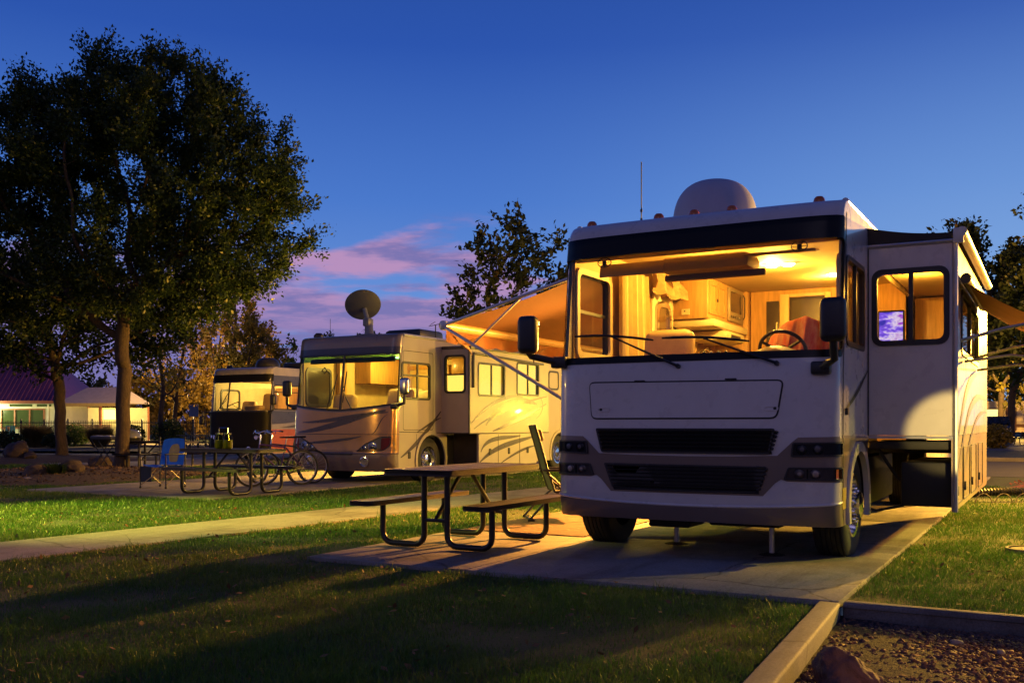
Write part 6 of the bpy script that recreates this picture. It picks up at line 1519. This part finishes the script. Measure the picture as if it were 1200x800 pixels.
def pavilion():
    t = thing('pavilion', 'pale-roofed open pavilion glowing yellow between the two dark trees', 'pavilion', (at(122, 70), 70., 0), R(-4)); t.scale = (.68, .8, .9); q = MB()
    e = [(-3.6, -2.4, 3.0), (3.6, -2.4, 3.0), (3.6, 3, 3.0), (-3.6, 3, 3.0)]; top = [(-2.0, .3, 4.3), (2.0, .3, 4.3)]; q.add(e + top, [[0, 1, 5, 4], [1, 2, 5], [2, 3, 4, 5], [3, 0, 4]], 0); q.build('roof', mat('pale_pink_roof', (.42, .33, .33), .6, var=.15), t)
    q = MB(); q.box2((-3.55, -2.4, 2.75), (3.55, -2.32, 3.0), 0); q.build('beam', mat('amber_beam', (.5, .36, .12), .6), t)
    for x in (-3.3, .9, 3.3):
        for y in (-2.2, 2.7): q = MB(); q.box((x, y, 1.4), (.22, .22, 2.75), 0, .01); q.build('post', mat('rust_post', (.34, .13, .06), .6), t)
    q = MB(); q.box2((-3.3, 2.5, 0), (3.3, 2.6, 2.7), 0); q.build('back_wall', wallm, t); q = MB(); q.box2((-3.5, -1.6, 0), (1.6, -1.45, 1.35), 0); q.build('counter', mat('tan_counter', (.4, .3, .16), .7), t)
    q = MB(); q.box2((-1.5, 2.42, 1.75), (.1, 2.49, 2.55), 0); q.build('lit_window', glow('lit_window', (1., .75, .25), 2.5), t)
pavilion()
def sign():
    t = thing('sign', 'small blue sign on a post beyond the autumn trees', 'sign', (at(227, 60), 60., 0), R(10)); q = MB(); q.tube([(0, 0, 0), (0, 0, 2.3)], .03, 0, 8); q.build('post', alu, t)
    q = MB(); q.plate(rrect(-.28, 1.7, .28, 2.45, .05), [], facing(-.04), 0, .02); q.build('board', mat('blue_sign', (.02, .08, .35), .4), t)
sign()
t = thing('patio_chair', 'teal patio chair behind the fence at the far left', 'patio chair', (at(11, 66), 66., 0), R(15), 'patio furniture behind the fence')
teal = mat('teal_plastic', (.02, .22, .30), .5); q = MB(); q.box((0, 0, .42), (.6, .55, .06), 0, .02); q.build('seat', teal, t); q = MB(); q.box((0, .28, .78), (.58, .06, .7), 0, .02, Matrix.Rotation(R(-12), 3, 'X')); q.build('backrest', teal, t)
for x in (-.26, .26):
    for y in (-.24, .24): q = MB(); q.box((x, y, .2), (.05, .05, .4), 0, .005); q.build('leg', teal, t)
t = thing('patio_chair', 'orange-brown slatted chair behind the fence, left of the teal chair', 'patio chair', (at(3, 66), 66., 0), R(-10), 'patio furniture behind the fence')
tk = mat('orange_wood', (.45, .2, .06), .6); q = MB(); q.box((0, 0, .42), (.6, .55, .05), 0, .01); q.build('seat', tk, t); q = MB()
for i in range(4): q.box((0, .27, .60 + .13 * i), (.58, .03, .09), 0, .01)
for x in (-.27, .27): q.box((x, .285, .7), (.05, .04, .7), 0)
q.build('backrest', tk, t)
for x in (-.26, .26):
    for y in (-.24, .24): q = MB(); q.box((x, y, .2), (.05, .05, .4), 0, .005); q.build('leg', tk, t)

# across the road: pickup and lit coach
def pickup():
    t = thing('pickup_truck', 'dark pickup truck parked across the road beyond the slide-out', 'pickup', (at(1164, 66), 66., 0), R(-30)); pm = mat('navy_car_paint', (.012, .018, .035), .2, coat=1.)
    q = MB()
    def sec(y, pts): return [(x, y, z) for x, z in pts]
    prof = [(0, .55), (.05, .95), (1.3, 1.08), (1.75, 1.12), (2.45, 1.78), (3.9, 1.80), (4.15, 1.15), (5.7, 1.15), (5.75, .55)]
    vs = []
    for y, z in prof:
        k = .80 if z > 1.5 else .97
        vs += [(-k, y, z), (k, y, z)]
    for y, z in prof: vs += [(-.97, y, .5), (.97, y, .5)]
    n = len(prof); fs = []
    for i in range(n - 1): fs.append([2 * i, 2 * i + 1, 2 * i + 3, 2 * i + 2]); fs.append([2 * i, 2 * i + 2, 2 * n + 2 * i + 2, 2 * n + 2 * i]); fs.append([2 * i + 1, 2 * n + 2 * i + 1, 2 * n + 2 * i + 3, 2 * i + 3])
    fs.append([0, 2 * n, 2 * n + 1, 1]); q.add(vs, fs, 0); q.build('body', pm, t, angle=25)
    q = MB(); q.add([(-.82, 1.80, 1.17), (.82, 1.80, 1.17), (.74, 2.42, 1.74), (-.74, 2.42, 1.74)], [[0, 1, 2, 3]], 0); q.build('windscreen', darktint, t)
    for s in (-1, 1): q = MB(); q.box((s * .74, -.0, .85), (.34, .06, .2), 0, .02); q.build('headlight', mat('lamp_silver', ()), t); wheel(t, (s * .84, .95, .38), .38, .26, s); wheel(t, (s * .84, 4.6, .38), .38, .26, s)
    q = MB(); q.box((0, -.02, .86), (1.05, .05, .2), 0, .01); q.box((0, -.06, .56), (1.9, .14, .2), 0, .03); q.build('bumper', chrome, t)
pickup()
def lit_coach():
    t = thing('motorhome', 'long pale coach lit golden across the road, far behind the street trees', 'motorhome', (at(1176, 88), 88., 0), R(3)); cm = mat('lamplit_coach_white', (.62, .5, .33), .35, coat=.4)  # white coach tinted gold, its lamplight put into the paint colour
    q = MB(); q.plate(rrect(-6, .45, 7, 3.3, .25), [rrect(-4.8, 1.7, -2.6, 2.6, .1), rrect(-1.9, 1.7, -.3, 2.6, .1), rrect(2.0, 1.7, 5.4, 2.6, .1)], facing(0), 0, .1, 0); q.box2((-5.9, .11, .5), (6.9, 2.5, 3.25), 0, .1); q.plate([(-6 + .2, .95), (6.8, .95), (6.8, 1.25), (-5.8, 1.25)], [], facing(0), .004, 0, 1); q.build('body_shell', [cm, mat('brown_stripe', (.12, .06, .03), .4)], t)
    gw = glow('gold_window', (1., .68, .2), 2.2)
    for a, b in ((-4.8, -2.6), (-1.9, -.3), (2.0, 5.4)): f = MB(); f.plate(rrect(a - .06, 1.64, b + .06, 2.66, .12), [rrect(a + .04, 1.74, b - .04, 2.56, .08)], facing(0), .02, .06); w = f.build('window', black, t); g = MB(); g.plate(rrect(a, 1.7, b, 2.6, .1), [], facing(.05), 0, 0); g.build('pane', gw, w, weld=False)
    f = MB(); f.plate(rrect(.2, .6, 1.2, 2.75, .08), [], facing(0), .03, .03); f.build('door', mat('brown_stripe', ()), t)
    for x in (-3.6, 3.9):
        h = holder('wheel', t, (x, .0, .5)); q = MB(); M = Matrix.Rotation(R(90), 4, 'X'); q.lathe([(.3, -.1), (.48, -.1), (.5, 0), (.48, .1), (.3, .1)], 0, 24, M); q.build('tyre', rubber, h); q = MB(); q.lathe([(.3, .09), (.2, .04), (0, .1)], 0, 20, M); q.build('rim', chrome, h)
lit_coach()
# ------------------------------------------------------------------ sky
w = bpy.data.worlds.new('World'); SC.world = w; w.use_nodes = True
nt = w.node_tree; nt.nodes.clear(); L = nt.links
out = nt.nodes.new('ShaderNodeOutputWorld'); bg = nt.nodes.new('ShaderNodeBackground'); L.new(bg.outputs[0], out.inputs[0])
tc = nt.nodes.new('ShaderNodeTexCoord'); sp = nt.nodes.new('ShaderNodeSeparateXYZ'); L.new(tc.outputs['Generated'], sp.inputs[0])
def mth(op, a, b=None, clamp=False):
    n = nt.nodes.new('ShaderNodeMath'); n.operation = op; n.use_clamp = clamp
    for i, x in enumerate((a, b)):
        if x is None: continue
        if isinstance(x, (int, float)): n.inputs[i].default_value = x
        else: L.new(x, n.inputs[i])
    return n.outputs[0]
def mixc(f, a, b, mode='MIX'):
    n = nt.nodes.new('ShaderNodeMix'); n.data_type = 'RGBA'; n.blend_type = mode
    if isinstance(f, (int, float)): n.inputs[0].default_value = f
    else: L.new(f, n.inputs[0])
    for i, x in ((6, a), (7, b)):
        if isinstance(x, tuple): n.inputs[i].default_value = (*x, 1)
        else: L.new(x, n.inputs[i])
    return n.outputs[2]
def sstep(x, a, b):
    n = nt.nodes.new('ShaderNodeMapRange'); n.interpolation_type = 'SMOOTHSTEP'; n.inputs['From Min'].default_value = a; n.inputs['From Max'].default_value = b; L.new(x, n.inputs['Value']); return n.outputs[0]
X, Y, Z = sp.outputs
r = nt.nodes.new('ShaderNodeValToRGB'); e = r.color_ramp.elements
for i, (p, c) in enumerate(((0, (.20, .30, .62)), (.10, (.15, .30, .70)), (.22, (.066, .190, .60)), (.36, (.022, .088, .42)), (.6, (.008, .035, .20)), (1, (.005, .02, .12)))):
    x = e[i] if i < 2 else e.new(p); x.position = p; x.color = (*c, 1)
L.new(mth('ABSOLUTE', Z), r.inputs[0])
base = r.outputs[0]
# after-glow low on the right
gl = mth('MULTIPLY', sstep(X, -.08, .5), sstep(Z, .46, .0)); base = mixc(mth('MULTIPLY', gl, .75), base, (.25, .45, .78))
# twilight physics underneath: the sun is below the horizon
sk = nt.nodes.new('ShaderNodeTexSky'); sk.sky_type = 'NISHITA'; sk.sun_disc = False; sk.sun_elevation = R(-3); sk.sun_rotation = R(200)
base = mixc(.06, base, sk.outputs[0], 'ADD')
# clouds low on the left, lit pink from below
# a cloud deck seen at a low angle: direction projected on a plane overhead, so bands thin out towards the horizon
iz = mth('DIVIDE', 1., mth('ADD', mth('MAXIMUM', Z, 0.), .10)); cv = nt.nodes.new('ShaderNodeCombineXYZ')
L.new(mth('MULTIPLY', X, iz), cv.inputs[0]); L.new(mth('MULTIPLY', Y, iz), cv.inputs[1])
mp = nt.nodes.new('ShaderNodeMapping'); mp.inputs['Location'].default_value = CLOUDOFF; mp.inputs['Scale'].default_value = (1.25, 1.5, 1); L.new(cv.outputs[0], mp.inputs[0])
n1 = nt.nodes.new('ShaderNodeTexNoise'); n1.inputs['Scale'].default_value = 1.15; n1.inputs['Detail'].default_value = 8; n1.inputs['Roughness'].default_value = .55; n1.inputs['Distortion'].default_value = .25; L.new(mp.outputs[0], n1.inputs[0])
n2 = nt.nodes.new('ShaderNodeTexNoise'); n2.inputs['Scale'].default_value = 1.9; n2.inputs['Detail'].default_value = 5; n2.inputs['Roughness'].default_value = .6; L.new(mp.outputs[0], n2.inputs[0])
cov = mth('MULTIPLY', sstep(Z, .235, .09), sstep(X, .14, -.06))
thr = mth('ADD', n1.outputs[0], mth('MULTIPLY', cov, .30))
c = mth('MULTIPLY', sstep(thr, .60, .74), sstep(X, .16, .0)); c = mth('MULTIPLY', c, sstep(Z, .225, .19))
pk = mth('MULTIPLY', sstep(n2.outputs[0], .40, .60), sstep(Z, .05, .15)); ccol = mixc(pk, (.20, .17, .42), (.50, .28, .50))
base = mixc(mth('MULTIPLY', c, .92), base, ccol)
# mauve dusk behind the viewer
bk = mth('MULTIPLY', sstep(Y, .1, -.5), sstep(Z, .75, .0)); base = mixc(bk, base, (.175, .115, .175))
L.new(base, bg.inputs[0]); bg.inputs[1].default_value = SKY

# ------------------------------------------------------------------ lamps
def point(name, loc, col, watt, rad=.06, spot=None, aim=None, blend=.6):
    d = bpy.data.lights.new(name, 'SPOT' if spot else 'POINT'); d.color = col; d.energy = watt; d.shadow_soft_size = rad
    if spot: d.spot_size = R(spot); d.spot_blend = blend
    o = bpy.data.objects.new(name, d); COL.objects.link(o); o.location = loc
    if aim is not None: o.rotation_euler = (Vector(aim) - Vector(loc)).to_track_quat('-Z', 'Y').to_euler()
    return o
def inrv(O, u, v, z): return (*W(O, u, v), z)
AMB = (1., .51, .065); YEL = (1., .68, .13)
for u, v, z, p in ((.12, 2.6, 2.90, 205), (.5, 3.8, 2.88, 55), (-.25, 1.25, 2.78, 85), (1.6, 3.2, 2.7, 50)): point('coach_lamp', inrv(O1, u, v, z), AMB, p, .05)
for u, v, z, p in ((0, 2.2, 2.62, 115), (.3, 1.1, 2.55, 34)): point('coach_lamp', inrv(O2, u, v, z), (1., .66, .09), p, .06)
for u, v, z, p in ((.4, 1.9, 2.58, 200), (-.5, 3.4, 2.5, 90)): point('coach_lamp', inrv(O3, u, v, z), (1., .70, .18), p, .06)
# porch lamps on the near coach's wall, under the awning, on the middle coach; two added between the coaches
point('porch_lamp', inrv(O1, -1.50, 4.8, 1.95), (1., .40, .05), 5000, .05, 108, inrv(O1, -2.9, 0., -1.), .5)
point('porch_lamp', inrv(O1, -1.45, 4.9, 2.3), (1., .42, .055), 230, .05)
point('porch_lamp', inrv(O2, 5.0, 5.6, 1.9), (1., .66, .05), 260, .05)  # added, standing free between the coaches to spread yellow along the middle one
point('porch_lamp', inrv(O2, 4.8, 9.2, 1.6), (1., .62, .04), 620, .05)  # second added lamp between the coaches, hidden behind the near one
point('porch_lamp', inrv(O1, -2.2, 11.2, 1.6), (1., .62, .06), 900, .06)
point('porch_lamp', inrv(O2, -2.2, 4.2, 2.0), (1., .50, .06), 2400, .06)
# unseen park lamps by the road and right of the viewer; the rest added
point('unseen_lamp', inrv(O1, 5.2, 14., 3.3), (1., .52, .055), 18000, .10, 62, inrv(O1, 1.7, 0, 0), .4)
point('unseen_lamp', inrv(O1, 8., 9., 3.5), (1., .45, .04), 5200, .10, 56, inrv(O1, 2.3, 6., 1.2), .45)  # added spot to brighten the slide-out's long side
point('unseen_lamp', inrv(O1, 7., 6., 3.2), (.95, .74, .07), 3200, .08, 58, inrv(O1, 4.2, 3.4, 0), .6)  # added spot to light the grass on the right
point('unseen_lamp', (-12.5, 12.4, 4.4), (.86, .86, .07), 17000, .12, 46, (-5.9, 12.9, 0), .85)  # added spot to brighten the left lawn
point('unseen_lamp', (-10.2, 13.8, 2.6), (1., .62, .12), 230, .08)  # added warm fill for the middle coach's nose, lawn and table
point('unseen_lamp', (5.9, 1.5, 2.6), (1., .42, .07), 420, .05, 22, (2.72, 4.5, -.1), .3)
# narrow spot added to draw the light patch on the slide-out's front
point('unseen_lamp', inrv(O1, 5.4, -5.0, 1.9), (1., .70, .20), 3400, .04, 6.2, inrv(O1, 2.06, 1.58, 1.15), .35)
# yard lamps behind the fence and across the road
point('yard_lamp', (-39.3, 71.0, 2.3), (.95, .95, .45), 1300, .2)
point('yard_lamp', (at(122, 70), 70, 2.5), (1., .68, .16), 450, .2)
point('yard_lamp', (-19.5, 70, 4.6), (1., .62, .18), 6500, .3)
point('yard_lamp', (-22, 60, 2.2), (1., .62, .18), 3400, .3)
point('yard_lamp', (at(1176, 80), 78, 4.5), (1., .55, .10), 12000, .3)
point('yard_lamp', inrv(O1, 8, 20, 5.), (1., .48, .07), 9000, .2)
sun = bpy.data.lights.new('dusk_sun', 'SUN'); sun.energy = .06; sun.angle = R(20); sun.color = (.85, .70, 1.)
so = bpy.data.objects.new('dusk_sun', sun); COL.objects.link(so); so.rotation_euler = (R(62), 0, R(-20))

# ------------------------------------------------------------------ camera
cd = bpy.data.cameras.new('Camera'); cam = bpy.data.objects.new('Camera', cd); COL.objects.link(cam); SC.camera = cam
cam.location = (0, 0, 1.22); cam.rotation_euler = (R(90), 0, 0); cd.lens = 36 * 1146 / 1200; cd.sensor_width = 36; cd.shift_y = 97 / 1200; cd.clip_end = 3000; cd.clip_start = .05
SC.view_settings.view_transform = 'Standard'; SC.view_settings.look = 'None'; SC.view_settings.gamma = 1; SC.view_settings.exposure = EXPO; SC.view_settings.use_curve_mapping = False
SC.cycles.use_denoising = True
try: SC.cycles.denoiser = 'OPENIMAGEDENOISE'
except Exception: pass
SC.cycles.max_bounces = 8; SC.cycles.transparent_max_bounces = 16; SC.cycles.sample_clamp_indirect = 4.
SC.cycles.caustics_reflective = False; SC.cycles.caustics_refractive = False
SC.cycles.use_light_tree = True
